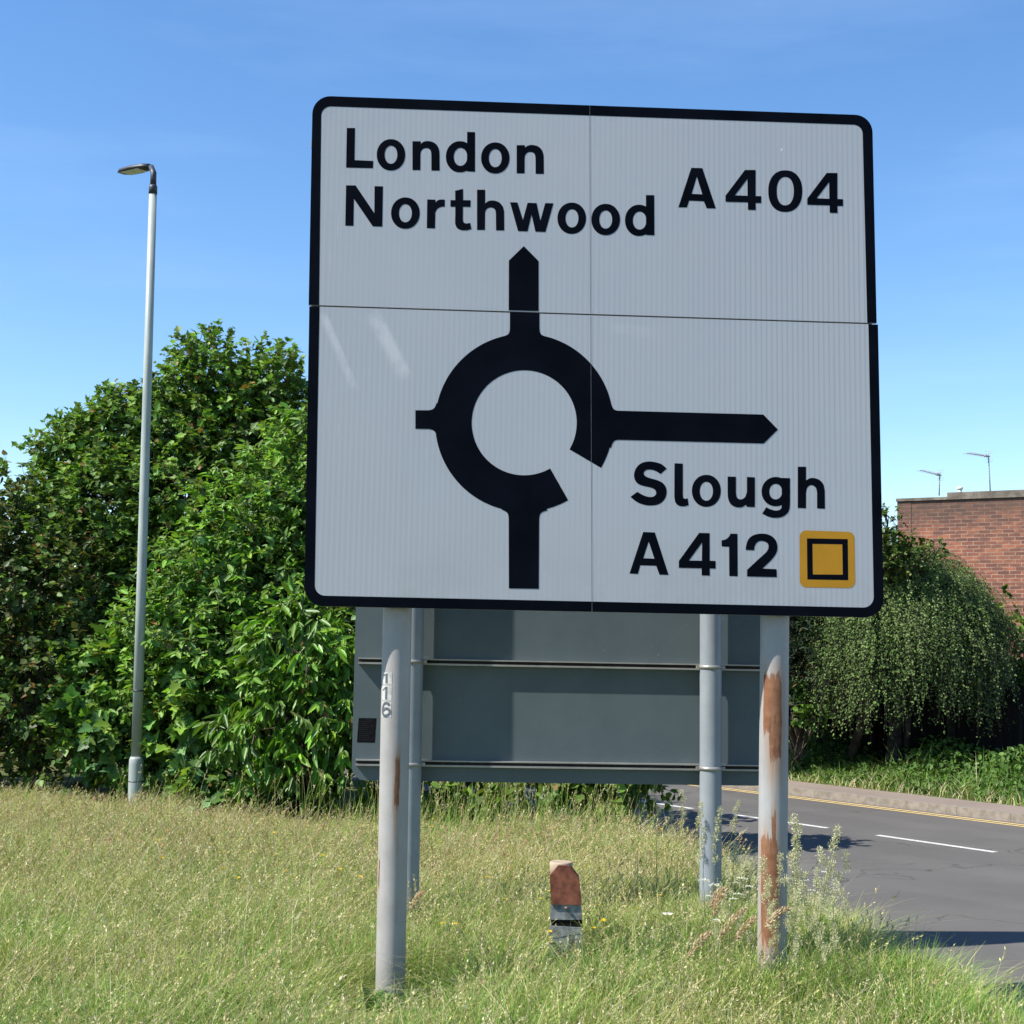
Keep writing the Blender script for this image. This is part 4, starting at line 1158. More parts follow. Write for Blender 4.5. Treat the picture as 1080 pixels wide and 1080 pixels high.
# ------------------------------------------------------------------ the brick building
def m_brick():
    n = N('brickwork', 0.9, 0.2)
    uv = n.coord('UV')
    b = n.new('ShaderNodeTexBrick'); n.link(uv, b.inputs['Vector'])
    b.offset = 0.5; b.inputs['Scale'].default_value = 1.0; b.inputs['Brick Width'].default_value = 0.235; b.inputs['Row Height'].default_value = 0.077
    b.inputs['Mortar Size'].default_value = 0.007; b.inputs['Mortar Smooth'].default_value = 0.2; b.inputs['Bias'].default_value = 0.0
    b.inputs['Color1'].default_value = (0.36, 0.135, 0.075, 1); b.inputs['Color2'].default_value = (0.135, 0.060, 0.045, 1); b.inputs['Mortar'].default_value = (0.37, 0.27, 0.20, 1)
    x, y, z = n.xyz(uv)
    q = n.sstep(n.noise(1.0, 3, 0.6, vec=uv, stretch=(4.3, 13, 1)), 0.42, 0.62)
    c = n.mix(n.math('MULTIPLY', q, 0.6), b.outputs['Color'], (0.115, 0.065, 0.055))
    c = n.mix(n.sstep(n.noise(0.7, 4, 0.6, vec=uv), 0.5, 0.75, 0, 0.35), c, (0.30, 0.15, 0.09))
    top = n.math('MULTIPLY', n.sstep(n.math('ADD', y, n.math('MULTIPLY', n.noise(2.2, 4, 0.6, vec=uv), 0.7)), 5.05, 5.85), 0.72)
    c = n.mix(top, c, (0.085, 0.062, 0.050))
    n.base(c); n.bump(b.outputs['Fac'], -0.3, 0.01)
    return n.m


M_BRICK = m_brick()
M_COPE = plain('coping_stone', (0.17, 0.145, 0.115), 0.9, 0.2, 0.35, 5)
bc = at(948.5, 640, 30.0); bc[2] = 0.1
BD = unit(np.array([0.877, -0.48, 0])); BN = np.array([-0.48, -0.877, 0]); BNu = unit(BN)
htop = at(949, 527.5, 30.0)[2]
bld = thing('brick_building', bc, 'flat roofed red brick building behind the weeping birch', 'building')
LW, DW = 13.0, 9.0
def wallq(mb, a, b, z0, z1, u0=0):
    Ln = np.linalg.norm((b - a)[:2]); mb.face([np.array([*a[:2], z0]), np.array([*b[:2], z0]), np.array([*b[:2], z1]), np.array([*a[:2], z1])], uv=[(u0, z0), (u0 + Ln, z0), (u0 + Ln, z1), (u0, z1)])
c0 = bc; c1 = bc + BD * LW; c2 = c1 - BNu * DW; c3 = c0 - BNu * DW
mb = MB(); zt = htop - 0.03
wallq(mb, c0, c1, 0, zt); wallq(mb, c1, c2, 0, zt); wallq(mb, c2, c3, 0, zt); wallq(mb, c3, c0, 0, zt)
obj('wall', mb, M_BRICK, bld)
mb = MB(); pw = 0.27
wa, wb = c0 + BNu * 0.008 - BD * 0.02, c0 + BD * pw + BNu * 0.008
wallq(mb, wa, wb, 0, zt - 0.003, 0.1); wallq(mb, wb, wb - BNu * 0.05, 0, zt - 0.003); wallq(mb, wa - BNu * 0.3, wa, 0, zt - 0.003)
obj('corner_pier', mb, M_BRICK, bld)
mb = MB(); mb.box((c0 + c2) / 2 * np.array([1, 1, 0]) + np.array([0, 0, htop]), BD * (LW / 2 + 0.04), BNu * (DW / 2 + 0.04), (0, 0, 0.03))
obj('coping', mb, M_COPE, bld)
pa = c0 + BD * 1.05; mb = MB(); mb.box(((pa + c1) / 2 + (-BNu) * DW / 2) * np.array([1, 1, 0]) + np.array([0, 0, htop + 0.075]), BD * ((LW - 1.05) / 2 + 0.03), BNu * (DW / 2 + 0.03), (0, 0, 0.044))
obj('roof', mb, M_COPE, bld)
def on_bld(px, back=0.4):
    d = ray(px, 522); t = ((bc - BNu * back - CAM) @ BNu) / (d @ BNu); return CAM + d * t
zr = htop + 0.119
v_ = on_bld(1012.5); sc = v_[1] / F
mb = MB(); mb.lathe(np.array([v_[0], v_[1], zr]), [(2.0 * sc, 0), (2.0 * sc, 4.6 * sc)], 14); mb.lathe(np.array([v_[0], v_[1], zr + 4.6 * sc]), [(2.4 * sc, 0), (3.3 * sc, 1.2 * sc), (3.3 * sc, 3.0 * sc), (2.0 * sc, 3.4 * sc)], 14)
obj('vent_pipe', mb, plain('vent_white', (0.62, 0.62, 0.6), 0.6, 0.3, 0.1), bld)
M_AER = plain('aerial_metal', (0.32, 0.33, 0.33), 0.45, 0.5, 0.2, 6)


def aerial(px_base, px_top, py_top, px_tip, py_tip, label, elems):
    b = on_bld(px_base, 0.5); b[2] = zr; Yb = b[1]; t_ = at(px_top, py_top, Yb); tip = at(px_tip, py_tip, Yb); tip = t_ + (tip - t_) + np.array([0, -0.25, 0])
    r = thing('television_aerial', b, label, 'aerial')
    m1 = MB(); m1.tube([b, t_ + np.array([0, 0, 0.10])], [0.014, 0.012], 8); obj('mast', m1, M_AER, r)
    m2 = MB(); d = tip - t_; m2.tube([t_ - d * 0.08, tip], [0.011, 0.009], 6)
    el = unit(np.cross(d, EZ))
    for q in np.linspace(0.12, 0.97, elems): m2.tube([t_ + d * q - el * 0.13, t_ + d * q + el * 0.13], [0.004, 0.004], 5)
    m2.box(t_ + d * 0.10, unit(d) * 0.045, el * 0.03, EZ * 0.022)
    obj('antenna', m2, M_AER, r)
    m3 = MB(); q = t_ - d * 0.03
    for s_ in (-1, 1): m3.tube([q, q + EZ * 0.13 * s_ + el * 0.03], [0.005, 0.004], 5)
    for z_ in (-0.11, -0.06, 0.06, 0.11): m3.tube([q + EZ * z_ - el * 0.10, q + EZ * z_ + el * 0.10], [0.004, 0.004], 5)
    obj('reflector', m3, M_AER, r)


aerial(990.5, 991.2, 501.0, 966.5, 497.3, 'lower television aerial on the brick building, left of the white vent pipe', 9)
aerial(1044.6, 1042.3, 481.3, 1015.2, 479.4, 'taller television aerial on the brick building, right of the white vent pipe', 10)

# ------------------------------------------------------------------ grass
def patch(x, y, k=1.0):
    return (np.sin(x * 1.3 * k + 1.1) * np.sin(y * 1.1 * k + 0.4) + 0.6 * np.sin(x * 2.9 * k - y * 1.7 * k) + 0.5 * np.sin(x * 0.6 * k + y * 2.3 * k + 2)) / 2.1


def scatter_view(n, y0, y1, margin=0.6, tmax=11.6, left=0.40, right=0.42):
    yy = np.sqrt(rng.uniform(y0 ** 2, y1 ** 2, int(n * 1.7))); xx = rng.uniform(-left, right, len(yy)) * yy + rng.uniform(-margin, margin, len(yy))
    lim = 15.5 + 2.6 * np.clip((-3.0 - xx) / 1.2, 0, 1) + 0.5 * np.sin(xx * 1.7) + 0.3 * np.sin(xx * 4.1 + 1) + rng.normal(size=len(xx)) * 0.25
    ok = (xx < edge_x(yy) - 0.05 - 0.35 * np.clip((yy - 11) / 4, 0, 1) * rng.random(len(xx))) & (yy < lim)
    return xx[ok][:n], yy[ok][:n]


def blades(big, x, y, z0, L, wd, col, lean=0.5, segs=3, bend=0.6, wind=(0.25, -0.05)):
    q_ = np.hypot((x + 0.72) / 0.42, (y - 8.45) / 0.62); L = L * (1 - 0.5 * np.clip(1.5 - np.hypot((x - 0.36) / 0.22, (y - 9.35) / 0.4), 0, 1)); L = L * (1 - 0.72 * np.clip(1.5 - q_, 0, 1))
    n = len(x); a = rng.uniform(0, 2 * math.pi, n); ln0 = rng.uniform(0.05, lean, n)
    dr = np.stack([np.cos(a) + wind[0], np.sin(a) + wind[1], np.zeros(n)], 1); dr = unit(dr)
    sd = np.stack([-dr[:, 1], dr[:, 0], np.zeros(n)], 1)
    tw = rng.uniform(-1, 1, n)[:, None]; sd = unit(sd + dr * tw)
    t = np.linspace(0, 1, segs + 1)
    base = np.stack([x, y, np.full(n, z0)], 1)
    ring = []
    bnd = rng.uniform(0.1, bend, n)
    for i, q in enumerate(t):
        hor = (ln0 * q + bnd * q * q) * L; ver = L * (q - 0.35 * (ln0 + bnd) * q * q * 0.8)
        p = base + dr * hor[:, None]; p[:, 2] += ver
        wq = wd * (1 - q ** 1.6) * 0.5 + 0.0003
        if i < segs: ring += [p - sd * wq[:, None], p + sd * wq[:, None]]
        else: ring += [p]
    k = len(ring); V = np.stack(ring, 1).reshape(-1, 3); off = (np.arange(n) * k)[:, None]
    q4 = np.concatenate([np.array([[2 * i, 2 * i + 1, 2 * i + 3, 2 * i + 2]]) + off for i in range(segs - 1)])
    t3 = np.array([[2 * segs - 2, 2 * segs - 1, 2 * segs]]) + off
    big.add(V, np.repeat(col, k, axis=0), [q4, t3])


def seedstems(big, x, y, z0, H, col, hcol, head=0.10, nsp=9, hw=0.012, lean=0.28, sr_=0.0012):
    q_ = np.hypot((x + 0.72) / 0.42, (y - 8.45) / 0.62); H = H * (1 - 0.5 * np.clip(1.5 - np.hypot((x - 0.36) / 0.22, (y - 9.35) / 0.4), 0, 1)); H = H * (1 - 0.72 * np.clip(1.5 - q_, 0, 1))
    n = len(x); a = rng.uniform(0, 2 * math.pi, n); l = rng.uniform(0.02, lean, n); K = 5
    dr = np.stack([np.cos(a) + 0.35, np.sin(a) - 0.05, np.zeros(n)], 1); t = np.linspace(0, 1, K)[None, :, None]
    base = np.stack([x, y, np.full(n, z0)], 1)
    path = base[:, None] + dr[:, None] * ((l * H)[:, None, None] * t ** 1.8) + np.array([0, 0, 1.0]) * (H[:, None, None] * (t - 0.10 * t ** 3))
    big.tubes(path, np.full(n, sr_), np.full(n, sr_ * 0.7), col if col.ndim == 1 else col[:, None].reshape(n, 3), 3) if col.ndim == 1 else big.tubes(path, np.full(n, sr_), np.full(n, sr_ * 0.7), col, 3)
    td = unit(path[:, -1] - path[:, -2]); hl = head * rng.uniform(0.6, 1.4, n)
    q = rng.uniform(-0.1, 1.0, (n, nsp)); pos = path[:, -1][:, None] - td[:, None] * (hl[:, None] * q)[:, :, None]
    sd = unit(rng.normal(size=(n, nsp, 3)))
    ax = unit(td[:, None] * 0.9 + sd * 0.55)
    pos = pos + sd * (hw * (0.25 + q))[:, :, None] * 0.6
    Bv = unit(np.cross(ax, rng.normal(size=(n, nsp, 3)))); Cv = np.cross(ax, Bv); m = n * nsp
    LL = (head * 0.24 * rng.uniform(0.7, 1.3, m))
    c = np.repeat(hcol, nsp, axis=0) * rng.uniform(0.75, 1.25, (m, 1))
    big.inst(pos.reshape(-1, 3), ax.reshape(-1, 3), Bv.reshape(-1, 3), Cv.reshape(-1, 3), LL, LL * 0.55, DIAM[0], DIAM[1], c)


def pick(pal, n, var=0.2):
    pal = np.array(pal); return pal[rng.integers(0, len(pal), n)] * rng.uniform(1 - var, 1 + var, (n, 1))


big = Big()
GREEN = [(0.140, 0.270, 0.034), (0.185, 0.325, 0.050), (0.095, 0.200, 0.026), (0.230, 0.345, 0.080)]
YELLOW = [(0.32, 0.35, 0.095), (0.38, 0.38, 0.13), (0.27, 0.33, 0.075), (0.44, 0.42, 0.18)]
STRAW = [(0.48, 0.41, 0.22), (0.54, 0.47, 0.28), (0.42, 0.36, 0.18), (0.60, 0.54, 0.36)]
RED = [(0.42, 0.255, 0.16), (0.46, 0.30, 0.185), (0.38, 0.235, 0.14)]
for n_, y0, y1, w0 in ((120000, 6.0, 12.0, 0.0040), (105000, 12.0, 18.5, 0.0052)):
    x, y = scatter_view(n_, y0, y1); pt = patch(x, y); n = len(x)
    col = pick(GREEN, n, 0.25); dry = rng.random(n) < np.clip(0.30 + 0.60 * pt + 0.30 * np.clip((y - 10.5) / 2.5, 0, 1), 0.04, 0.92); col[dry] = pick(YELLOW, dry.sum())
    st_m = rng.random(n) < 0.10; col[st_m] = pick(STRAW, st_m.sum())
    L = rng.uniform(0.16, 0.50, n) * (1 + 0.32 * patch(x, y, 2.3))
    blades(big, x, y, 0.10, L, np.full(n, w0) * rng.uniform(0.7, 1.4, n), col, lean=0.6, bend=1.1)
for n_, y0, y1, sr_ in ((12000, 6.0, 12.0, 0.0011), (15000, 12.0, 18.5, 0.0015)):
    x, y = scatter_view(n_, y0, y1); pt = patch(x + 5, y * 0.8, 0.8); n = len(x)
    H = rng.uniform(0.26, 0.50, n)
    hc = pick(STRAW, n, 0.18); rd = rng.random(n) < np.clip(0.03 + (0.42 + 0.6 * pt) * np.clip((y - 12) / 2.5, 0, 1), 0, 0.8); hc[rd] = pick(RED, rd.sum())
    gr = rng.random(n) < np.where(y < 10.5, 0.35, 0.12); hc[gr] = pick(YELLOW, gr.sum())
    seedstems(big, x, y, 0.10, H, pick(STRAW + YELLOW, n, 0.2) * 0.85, hc, 0.075, 7, 0.006, 0.5, sr_)
for n_, y0, y1, w0 in ((10000, 6.0, 12.0, 0.0034), (9000, 12.0, 17.0, 0.0044)):      # long pale blades bent over by the wind
    x, y = scatter_view(n_, y0, y1); n = len(x)
    blades(big, x, y, 0.10, rng.uniform(0.35, 0.75, n), np.full(n, w0), pick(STRAW + YELLOW + YELLOW, n), 0.8, 6, 1.9)
for n_, y0, y1, sr_ in ((700, 6.0, 11.5, 0.0012), (2000, 11.5, 16.5, 0.0016)):      # taller straw stems standing above the rest
    x, y = scatter_view(n_, y0, y1); n = len(x)
    seedstems(big, x, y, 0.10, rng.uniform(0.42, 0.66, n), pick(STRAW, n, 0.2) * 0.8, pick(STRAW + YELLOW + (RED if y0 > 8 else []), n, 0.2), 0.09, 10, 0.006, 0.55, sr_)
# tall green stems against the dark hedge foot
x = np.where(rng.random(420) < 0.75, rng.uniform(-1.4, 1.5, 420), rng.uniform(-4.5, -1.0, 420)); y = 16.3 + rng.normal(size=420) * 0.5
seedstems(big, x, y, 0.10, rng.uniform(0.45, 0.95, 420), pick(YELLOW + GREEN, 420), pick(STRAW + YELLOW, 420) * 0.8, 0.11, 9, 0.010, 0.22, 0.002)
x = rng.uniform(-2.0, 1.5, 1300); y = 15.9 + rng.normal(size=1300) * 0.4
blades(big, x, y, 0.10, rng.uniform(0.3, 0.7, 1300), np.full(1300, 0.007), pick(GREEN + YELLOW, 1300), 0.3, 3, 0.5)
# taller tufts near the road edge on the right and round the posts
for cxp, cyp, rr, nn in ((2.35, 8.9, 0.45, 2600), (2.5, 7.9, 0.5, 2400), (2.1, 10.2, 0.35, 1600), (2.75, 7.0, 0.4, 1500), (1.6, 10.6, 0.5, 2400), (1.6, 8.6, 0.5, 2200), (2.2, 9.0, 0.5, 2200), (-0.8, 8.5, 0.35, 1500), (0.4, 9.1, 0.5, 1800), (0.2, 7.6, 0.6, 2200)):
    x = cxp + rng.normal(size=nn) * rr * 0.6; y = cyp + rng.normal(size=nn) * rr * 0.6; ok = x < edge_x(y) - 0.02; x, y = x[ok], y[ok]
    blades(big, x, y, 0.10, rng.uniform(0.25, 0.58, len(x)), np.full(len(x), 0.006), pick(GREEN + GREEN + YELLOW, len(x)), 0.5, 4, 0.9)
nt = 260; x0, y0_ = scatter_view(nt, 6.2, 15.0); nt = len(x0)
rr = rng.uniform(0.08, 0.22, nt); k = rng.integers(70, 150, nt); ii = np.repeat(np.arange(nt), k); m = len(ii)
x = x0[ii] + rng.normal(size=m) * rr[ii] * 0.6; y = y0_[ii] + rng.normal(size=m) * rr[ii] * 0.6; ok = x < edge_x(y) - 0.02; ii, x, y = ii[ok], x[ok], y[ok]; m = len(ii)
tc_ = pick(GREEN + [(0.07, 0.155, 0.024), (0.06, 0.13, 0.03)] * 2, nt, 0.2)
blades(big, x, y, 0.10, (rng.uniform(0.28, 0.62, nt))[ii] * rng.uniform(0.6, 1.1, m), np.full(m, 0.0055), tc_[ii] * rng.uniform(0.8, 1.2, (m, 1)), 0.7, 4, 1.2)
nt = 70; x0, y0_ = scatter_view(nt, 6.2, 15.0); nt = len(x0); k = rng.integers(10, 26, nt); ii = np.repeat(np.arange(nt), k); m = len(ii)
d = rand_dirs(m); d[:, 2] = np.abs(d[:, 2]) * 0.5 + 0.15; d = unit(d); pos = np.stack([x0[ii] + rng.normal(size=m) * 0.07, y0_[ii] + rng.normal(size=m) * 0.07, 0.1 + rng.uniform(0.08, 0.30, m)], 1)
nr = unit(rng.normal(size=(m, 3)) * 0.45 + np.array([-0.2, -0.2, 1])); Bv = unit(np.cross(nr, d)); LL = rng.uniform(0.02, 0.06, m)
big.inst(pos, d, Bv, np.cross(d, Bv), LL, LL, OVATE[0], OVATE[1], pick([(0.08, 0.17, 0.03), (0.10, 0.20, 0.035), (0.065, 0.13, 0.03)], m))
o = obj('grass', big, M_GRASS); props(o, 'long uncut grass with straw coloured seed heads covering the verge', 'grass', None, 'stuff')

# weeds along the far side of the road
big = Big(); n = 11000
s = rng.uniform(-22, 6, n); t = 18.72 + np.abs(rng.normal(size=n)) * 0.8; t = np.clip(t, 18.7, 21.2); x = D_[0] * s + N_[0] * t; y = D_[1] * s + N_[1] * t
hgt = np.clip(0.12 + (t - 18.6) * 0.42, 0.1, 0.62) * (0.8 + 0.35 * np.sin(s * 1.9) * np.sin(s * 0.7 + 1) + 0.2 * np.sin(s * 4.3))
col = pick(GREEN, n, 0.3) * 0.85; dr_ = rng.random(n) < np.where(t < 19.1, 0.5, 0.1); col[dr_] = pick(STRAW, dr_.sum())
blades(big, x, y, 0.11, hgt * rng.uniform(0.7, 1.5, n), np.full(n, 0.010), col, 0.6, 3, 0.8)
n = 30000; s = rng.uniform(-22, 6, n); t = rng.uniform(18.95, 21.25, n); pk = np.sin(s * 2.1 + t) + np.sin(s * 0.9 + 2) ; ok = pk > -0.9; s, t = s[ok], t[ok]; n = len(s)
hz = np.clip((t - 18.75) * 0.42, 0.1, 0.7) * (0.8 + 0.35 * np.sin(s * 1.9) * np.sin(s * 0.7 + 1)) * rng.uniform(0.35, 1.15, n)
pos = np.stack([D_[0] * s + N_[0] * t, D_[1] * s + N_[1] * t, 0.11 + hz], 1); ax = unit(rng.normal(size=(n, 3)) + np.array([-0.2, -0.3, 0.1])); nr = unit(rng.normal(size=(n, 3)) * 0.5 + np.array([-0.2, -0.2, 0.9])); Bv = unit(np.cross(nr, ax)); LL = rng.uniform(0.05, 0.12, n)
big.inst(pos, ax, Bv, np.cross(ax, Bv), LL, LL, OVATE[0], OVATE[1], pick([(0.07, 0.14, 0.02), (0.05, 0.11, 0.02), (0.09, 0.16, 0.035)], n, 0.3))
o = obj('roadside_weeds', big, M_GRASS); props(o, 'nettles, brambles and grass growing between the pavement and the fence', 'weeds', None, 'stuff')

# ------------------------------------------------------------------ grasses and flowers one can count
def stalk_at(px, py, Y): p = at(px, py, Y); return p


def cocksfoot(px, py, Y, label, lean, clusters):
    tip = at(px, py, Y); foot = np.array([tip[0] - lean, Y + 0.05, 0.1]); H = tip[2] - 0.1
    r = thing('cocksfoot_stalk', foot, label, 'grass stalk', 'flowering grass stalks by the rusty post')
    t = np.linspace(0, 1, 12)[:, None]; path = foot + (tip - foot) * t + np.array([-lean * 0.35, 0, 0]) * np.sin(t * math.pi)
    b1 = Big(); b1.tubes(path[None], np.array([0.0022]), np.array([0.0012]), np.array((0.16, 0.20, 0.06)), 5)
    bx = np.full(3, foot[0]) + rng.normal(size=3) * 0.03; by = np.full(3, foot[1]) + rng.normal(size=3) * 0.03
    blades(b1, bx, by, 0.1, rng.uniform(0.35, 0.65, 3), np.full(3, 0.007), pick(GREEN, 3), 0.5, 4, 0.7)
    obj('stem', b1, M_GRASS, r)
    b2 = Big()
    for (f, off, rr) in clusters:
        q = f * 11; i = min(int(q), 10); c = path[i] + (path[i + 1] - path[i]) * (q - i); c2 = c + np.array([off, rng.uniform(-0.02, 0.02), abs(off) * 0.5 + 0.01])
        if abs(off) > 0.012: b2.tubes(np.stack([c, (c + c2) / 2 + np.array([0, 0, 0.003]), c2])[None], np.array([0.0012]), np.array([0.0008]), np.array((0.25, 0.26, 0.12)), 3)
        m = 170; rr = rr * 1.5; d = rand_dirs(m); pos = c2 + d * rr * rng.uniform(0.2, 0.9, m)[:, None] * np.array([0.8, 0.8, 1.35]); ax = unit(d + np.array([0, 0, 0.55])); Bv = unit(np.cross(ax, rng.normal(size=(m, 3))))
        LL = rr * rng.uniform(0.24, 0.42, m); cc = pick([(0.46, 0.45, 0.27), (0.54, 0.52, 0.35), (0.36, 0.38, 0.19), (0.60, 0.57, 0.42)], m, 0.15)
        b2.inst(pos, ax, Bv, np.cross(ax, Bv), LL, LL * 0.6, DIAM[0], DIAM[1], cc)
    obj('seed_head', b2, M_GRASS, r)


def cl(n, spread=0.03, r0=0.012, r1=0.024, f0=0.6):
    return [(float(f), float(rng.uniform(-spread, spread) * (1.2 - f)), float(rng.uniform(r0, r1))) for f in np.linspace(f0, 1.0, n)]


cocksfoot(838, 868, 8.45, 'tall cream seeded grass stalk just right of the rusty post, against the road', -0.02, cl(8, 0.09, 0.016, 0.027, 0.68))
cocksfoot(884, 878, 8.4, 'tall cream seeded grass stalk furthest to the right, leaning over the road', 0.12, cl(9, 0.07, 0.014, 0.026, 0.66))
cocksfoot(866, 902, 8.3, 'stout cream seeded grass stalk between the two tallest ones right of the rusty post', 0.08, cl(9, 0.10, 0.016, 0.026, 0.6))
cocksfoot(848, 925, 8.2, 'short bushy cream seeded grass stalk at the foot of the rusty post, on its right', 0.03, cl(8, 0.10, 0.015, 0.025, 0.5))
cocksfoot(806, 912, 8.5, 'cream seeded grass stalk rising across the rusty part of the post', -0.05, cl(8, 0.09, 0.015, 0.024, 0.62))
cocksfoot(822, 906, 8.5, 'cream seeded grass stalk on the shaded side of the rusty post', 0.02, cl(6, 0.05, 0.014, 0.022, 0.66))
cocksfoot(738, 852, 10.2, 'cream seeded grass stalk left of the plain grey post behind the sign', -0.04, cl(7, 0.06, 0.015, 0.024, 0.68))
cocksfoot(759, 858, 10.2, 'cream seeded grass stalk across the right side of the plain grey post', 0.05, cl(6, 0.05, 0.014, 0.022, 0.7))
cocksfoot(780, 850, 10.4, 'thin grass stalk with brownish heads between the grey post and the rusty post', 0.14, cl(5, 0.07, 0.012, 0.020, 0.82))
cocksfoot(720, 838, 10.9, 'grass stalk with open heads standing before the road, left of the grey post', 0.04, cl(6, 0.07, 0.012, 0.020, 0.75))
cocksfoot(690, 830, 11.6, 'grass stalk with open heads at the end of the hedge, under the grey sign', -0.03, cl(6, 0.07, 0.012, 0.018, 0.75))
cocksfoot(708, 848, 11.2, 'shorter grass stalk with open heads, between hedge end and road', 0.03, cl(5, 0.05, 0.012, 0.018, 0.75))
cocksfoot(775, 895, 9.6, 'small grass stalk with two pale heads between the grey and the rusty posts', 0.03, cl(3, 0.05, 0.014, 0.02, 0.9))
cocksfoot(676, 808, 11.4, 'single tall grass stalk crossing the lower rail of the grey sign', 0.02, cl(4, 0.02, 0.010, 0.015, 0.9))


for px, py, Y in ((770, 925, 8.75), (785, 915, 8.7), (796, 932, 8.6), (812, 938, 8.4), (828, 930, 8.4), (836, 905, 8.5), (852, 940, 8.2), (874, 915, 8.3), (880, 935, 8.2), (760, 940, 8.7), (842, 950, 8.1), (863, 952, 8.1), (893, 905, 8.4), (775, 905, 9.2)):
    cocksfoot(px, py, Y, 'cream seeded grass stalk in the thick clump around the foot of the rusty post', float(rng.uniform(-0.1, 0.14)), cl(7, 0.09, 0.013, 0.022, 0.6))


def fog_grass(p0, p1, Y, label):
    a = at(*p0, Y); b = at(*p1, Y); foot = np.array([a[0] - 0.12, Y + 0.05, 0.1])
    r = thing('drooping_seed_stalk', foot, label, 'grass stalk', 'brown drooping grass heads')
    t = np.linspace(0, 1, 9)[:, None]; path = foot * (1 - t) ** 2 + 2 * np.array([a[0] - 0.08, Y, a[2] * 0.9]) * t * (1 - t) + a * t ** 2
    b1 = Big(); b1.tubes(path[None], np.array([0.002]), np.array([0.0013]), np.array((0.20, 0.19, 0.08)), 4); obj('stem', b1, M_GRASS, r)
    b2 = Big(); m = 190; q = rng.random(m); bow = np.array([0, 0, 0.018]); c = a + (b - a) * q[:, None] + bow * np.sin(q * math.pi)[:, None]
    d = rand_dirs(m); rr = 0.013 * np.sin(np.clip(q, 0.04, 0.98) * math.pi) ** 0.6; pos = c + d * rr[:, None]; ax = unit(unit(b - a) + d * 0.6); Bv = unit(np.cross(ax, rng.normal(size=(m, 3)))); LL = rng.uniform(0.016, 0.028, m)
    b2.inst(pos, ax, Bv, np.cross(ax, Bv), LL, LL * 0.5, DIAM[0], DIAM[1], pick([(0.46, 0.35, 0.22), (0.54, 0.42, 0.28), (0.38, 0.28, 0.17)], m, 0.2)); obj('seed_head', b2, M_GRASS, r)


fog_grass((747, 958), (764, 938), 8.3, 'upper brown drooping grass head in front of the plain grey post')
fog_grass((752, 968), (761, 945), 8.25, 'steep brown grass head next to the plain grey post')
fog_grass((758, 990), (785, 960), 8.1, 'long brown grass head leaning towards the rusty post')
fog_grass((775, 992), (796, 970), 8.05, 'lower brown grass head left of the foot of the rusty post')
fog_grass((806, 978), (832, 958), 8.1, 'brown grass head crossing the foot of the rusty post')
fog_grass((725, 1010), (748, 985), 8.0, 'brown grass head lowest of those before the grey post')
fog_grass((433, 958), (446, 942), 9.6, 'brown grass head beside the foot of the left grey post')

# white umbels by the rusty post: one built, the rest copied
def white_flower(loc):
    r = thing('white_flower', loc, 'small white flower head in the tall grass around the rusty post', 'wildflower', 'white flowers in the tall grass')
    b1 = Big(); x, y, z = loc; p = np.array([[x, y, 0.1], [x + 0.01, y, z * 0.5], [x, y, z]]) if False else np.array([[x + 0.05, y + 0.02, z - 0.45], [x + 0.01, y, z - 0.2], [x, y, z]])
    b1.tubes(p[None], np.array([0.002]), np.array([0.0015]), np.array((0.13, 0.18, 0.05)), 4); obj('stem', b1, M_GRASS, r)
    b2 = Big(); m = 46; a = rng.uniform(0, 6.28, m); q = np.sqrt(rng.random(m)) * 0.030; pos = np.stack([x + np.cos(a) * q, y + np.sin(a) * q, z + 0.012 - q * q * 8 + rng.normal(size=m) * 0.003], 1)
    ax = unit(np.stack([np.cos(a), np.sin(a), rng.uniform(0.1, 0.6, m)], 1)); Bv = unit(np.cross(ax, np.array([0, 0, 1.0]) + rng.normal(size=(m, 3)) * 0.3)); LL = rng.uniform(0.008, 0.014, m)
    b2.inst(pos, ax, Bv, np.cross(ax, Bv), LL, LL, DIAM[0], DIAM[1], pick([(0.75, 0.75, 0.70), (0.68, 0.68, 0.60)], m, 0.08)); obj('flower_head', b2, M_PETAL, r)
    return r


wf = white_flower(at(742, 930, 8.6))
for px, py, Y in ((748, 946, 8.5), (776, 932, 8.6), (783, 928, 8.65), (778, 944, 8.5), (790, 936, 8.5), (773, 949, 8.45), (835, 928, 8.5), (850, 930, 8.5), (862, 926, 8.5), (856, 940, 8.3), (755, 972, 8.2), (753, 935, 8.55), (870, 921, 8.45)):
    c = copy_tree(wf); c.location = tuple(at(px, py, Y)); c.rotation_euler.z = rng.uniform(0, 6.28); s_ = rng.uniform(0.55, 1.0); c.scale = (s_, s_, s_)


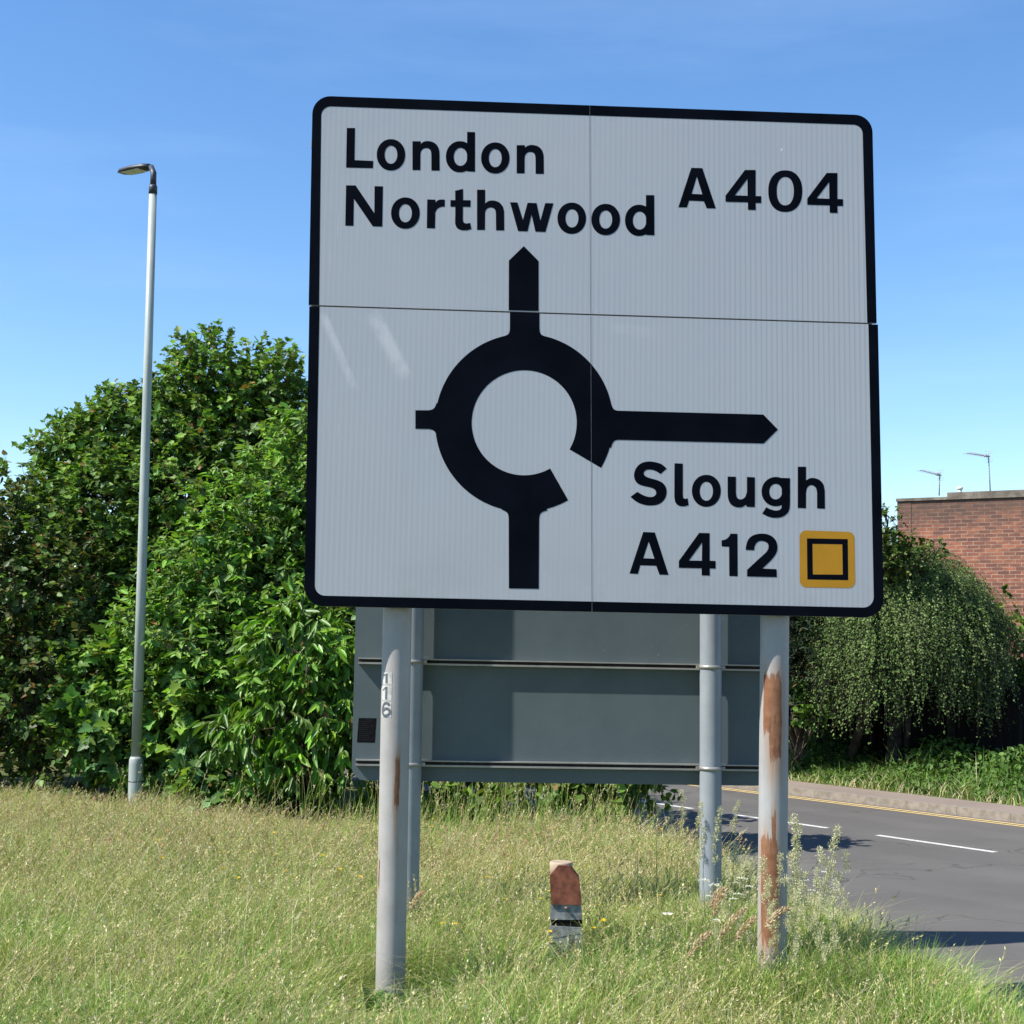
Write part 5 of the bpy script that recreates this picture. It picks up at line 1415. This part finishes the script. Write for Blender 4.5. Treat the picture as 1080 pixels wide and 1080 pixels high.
def daisy(loc, pet, mid, name, label, group, r0=0.026, cat='wildflower'):
    r = thing(name, loc, label, cat, group); x, y, z = loc
    b1 = Big(); b1.tubes(np.array([[x + 0.02, y + 0.01, z - 0.34], [x + 0.006, y, z - 0.15], [x, y, z]])[None], np.array([0.0016]), np.array([0.0012]), np.array((0.13, 0.18, 0.05)), 4); obj('stem', b1, M_GRASS, r)
    b2 = Big(); m = 16; a = np.arange(m) * 2 * math.pi / m; ax = unit(np.stack([np.cos(a), np.sin(a), np.full(m, 0.25)], 1)); Bv = unit(np.cross(ax, np.array([0, -0.5, 1.0]))); LL = np.full(m, r0)
    b2.inst(np.tile(loc, (m, 1)), ax, Bv, np.cross(ax, Bv), LL, LL * 0.5, DIAM[0], DIAM[1], np.tile(pet, (m, 1)))
    m = 14; d = rand_dirs(m); d[:, 2] = abs(d[:, 2]); b2.inst(np.tile(loc, (m, 1)) + d * 0.003, d, unit(np.cross(d, rng.normal(size=(m, 3)))), d, np.full(m, r0 * 0.32), np.full(m, r0 * 0.3), DIAM[0], DIAM[1], np.tile(mid, (m, 1)))
    obj('flower_head', b2, M_PETAL, r)
    return r


daisy(at(704, 965, 8.7), (0.72, 0.72, 0.68), (0.5, 0.35, 0.05), 'white_flower', 'lone white daisy in the grass between marker post and grey post', None, 0.036)
yf = daisy(at(455, 872, 12.5), (0.66, 0.47, 0.02), (0.55, 0.32, 0.02), 'yellow_flower', 'tiny yellow wildflower in the long grass', 'yellow wildflowers scattered in the grass', 0.021)
flw = []
for i in range(58):
    px, py = (rng.uniform(150, 400), rng.uniform(862, 940)) if i < 34 else (rng.uniform(440, 720), rng.uniform(858, 990))
    zf_ = rng.uniform(0.42, 0.5); hor = 686 - (540 - px) * 0.016; Y = (EYE - zf_) * F / (py - hor)
    c = copy_tree(yf); c.location = tuple(at(px, py, Y)); c.rotation_euler = (rng.uniform(-.3, .3), rng.uniform(-.3, .3), rng.uniform(0, 6.28)); s_ = rng.uniform(0.7, 1.2); c.scale = (s_, s_, s_)
# dock leaves at the foot of the left post and in the grass
def dock(px, py, Y, label):
    b = at(px, py, Y); b[2] = 0.1
    r = thing('dock_plant', b, label, 'plant'); bg_ = Big(); n = 46
    d = rand_dirs(n); d[:, 2] = np.abs(d[:, 2]) * 0.8 + 0.2; d = unit(d); pos = b + d * rng.uniform(0.02, 0.11, n)[:, None] + np.array([0, 0, 0.06]); nr = unit(rng.normal(size=(n, 3)) * 0.4 + np.array([-0.2, -0.2, 1])); Bv = unit(np.cross(nr, d)); LL = rng.uniform(0.05, 0.10, n)
    bg_.inst(pos, d, Bv, np.cross(d, Bv), LL, LL, OVATE[0], OVATE[1], pick([(0.05, 0.12, 0.02), (0.07, 0.15, 0.025)], n)); obj('foliage', bg_, M_LEAF, r)
dock(397, 1032, 8.6, 'leafy dock plant at the foot of the left front post')
dock(372, 880, 14.0, 'green leafy weed in the grass left of the left front post')
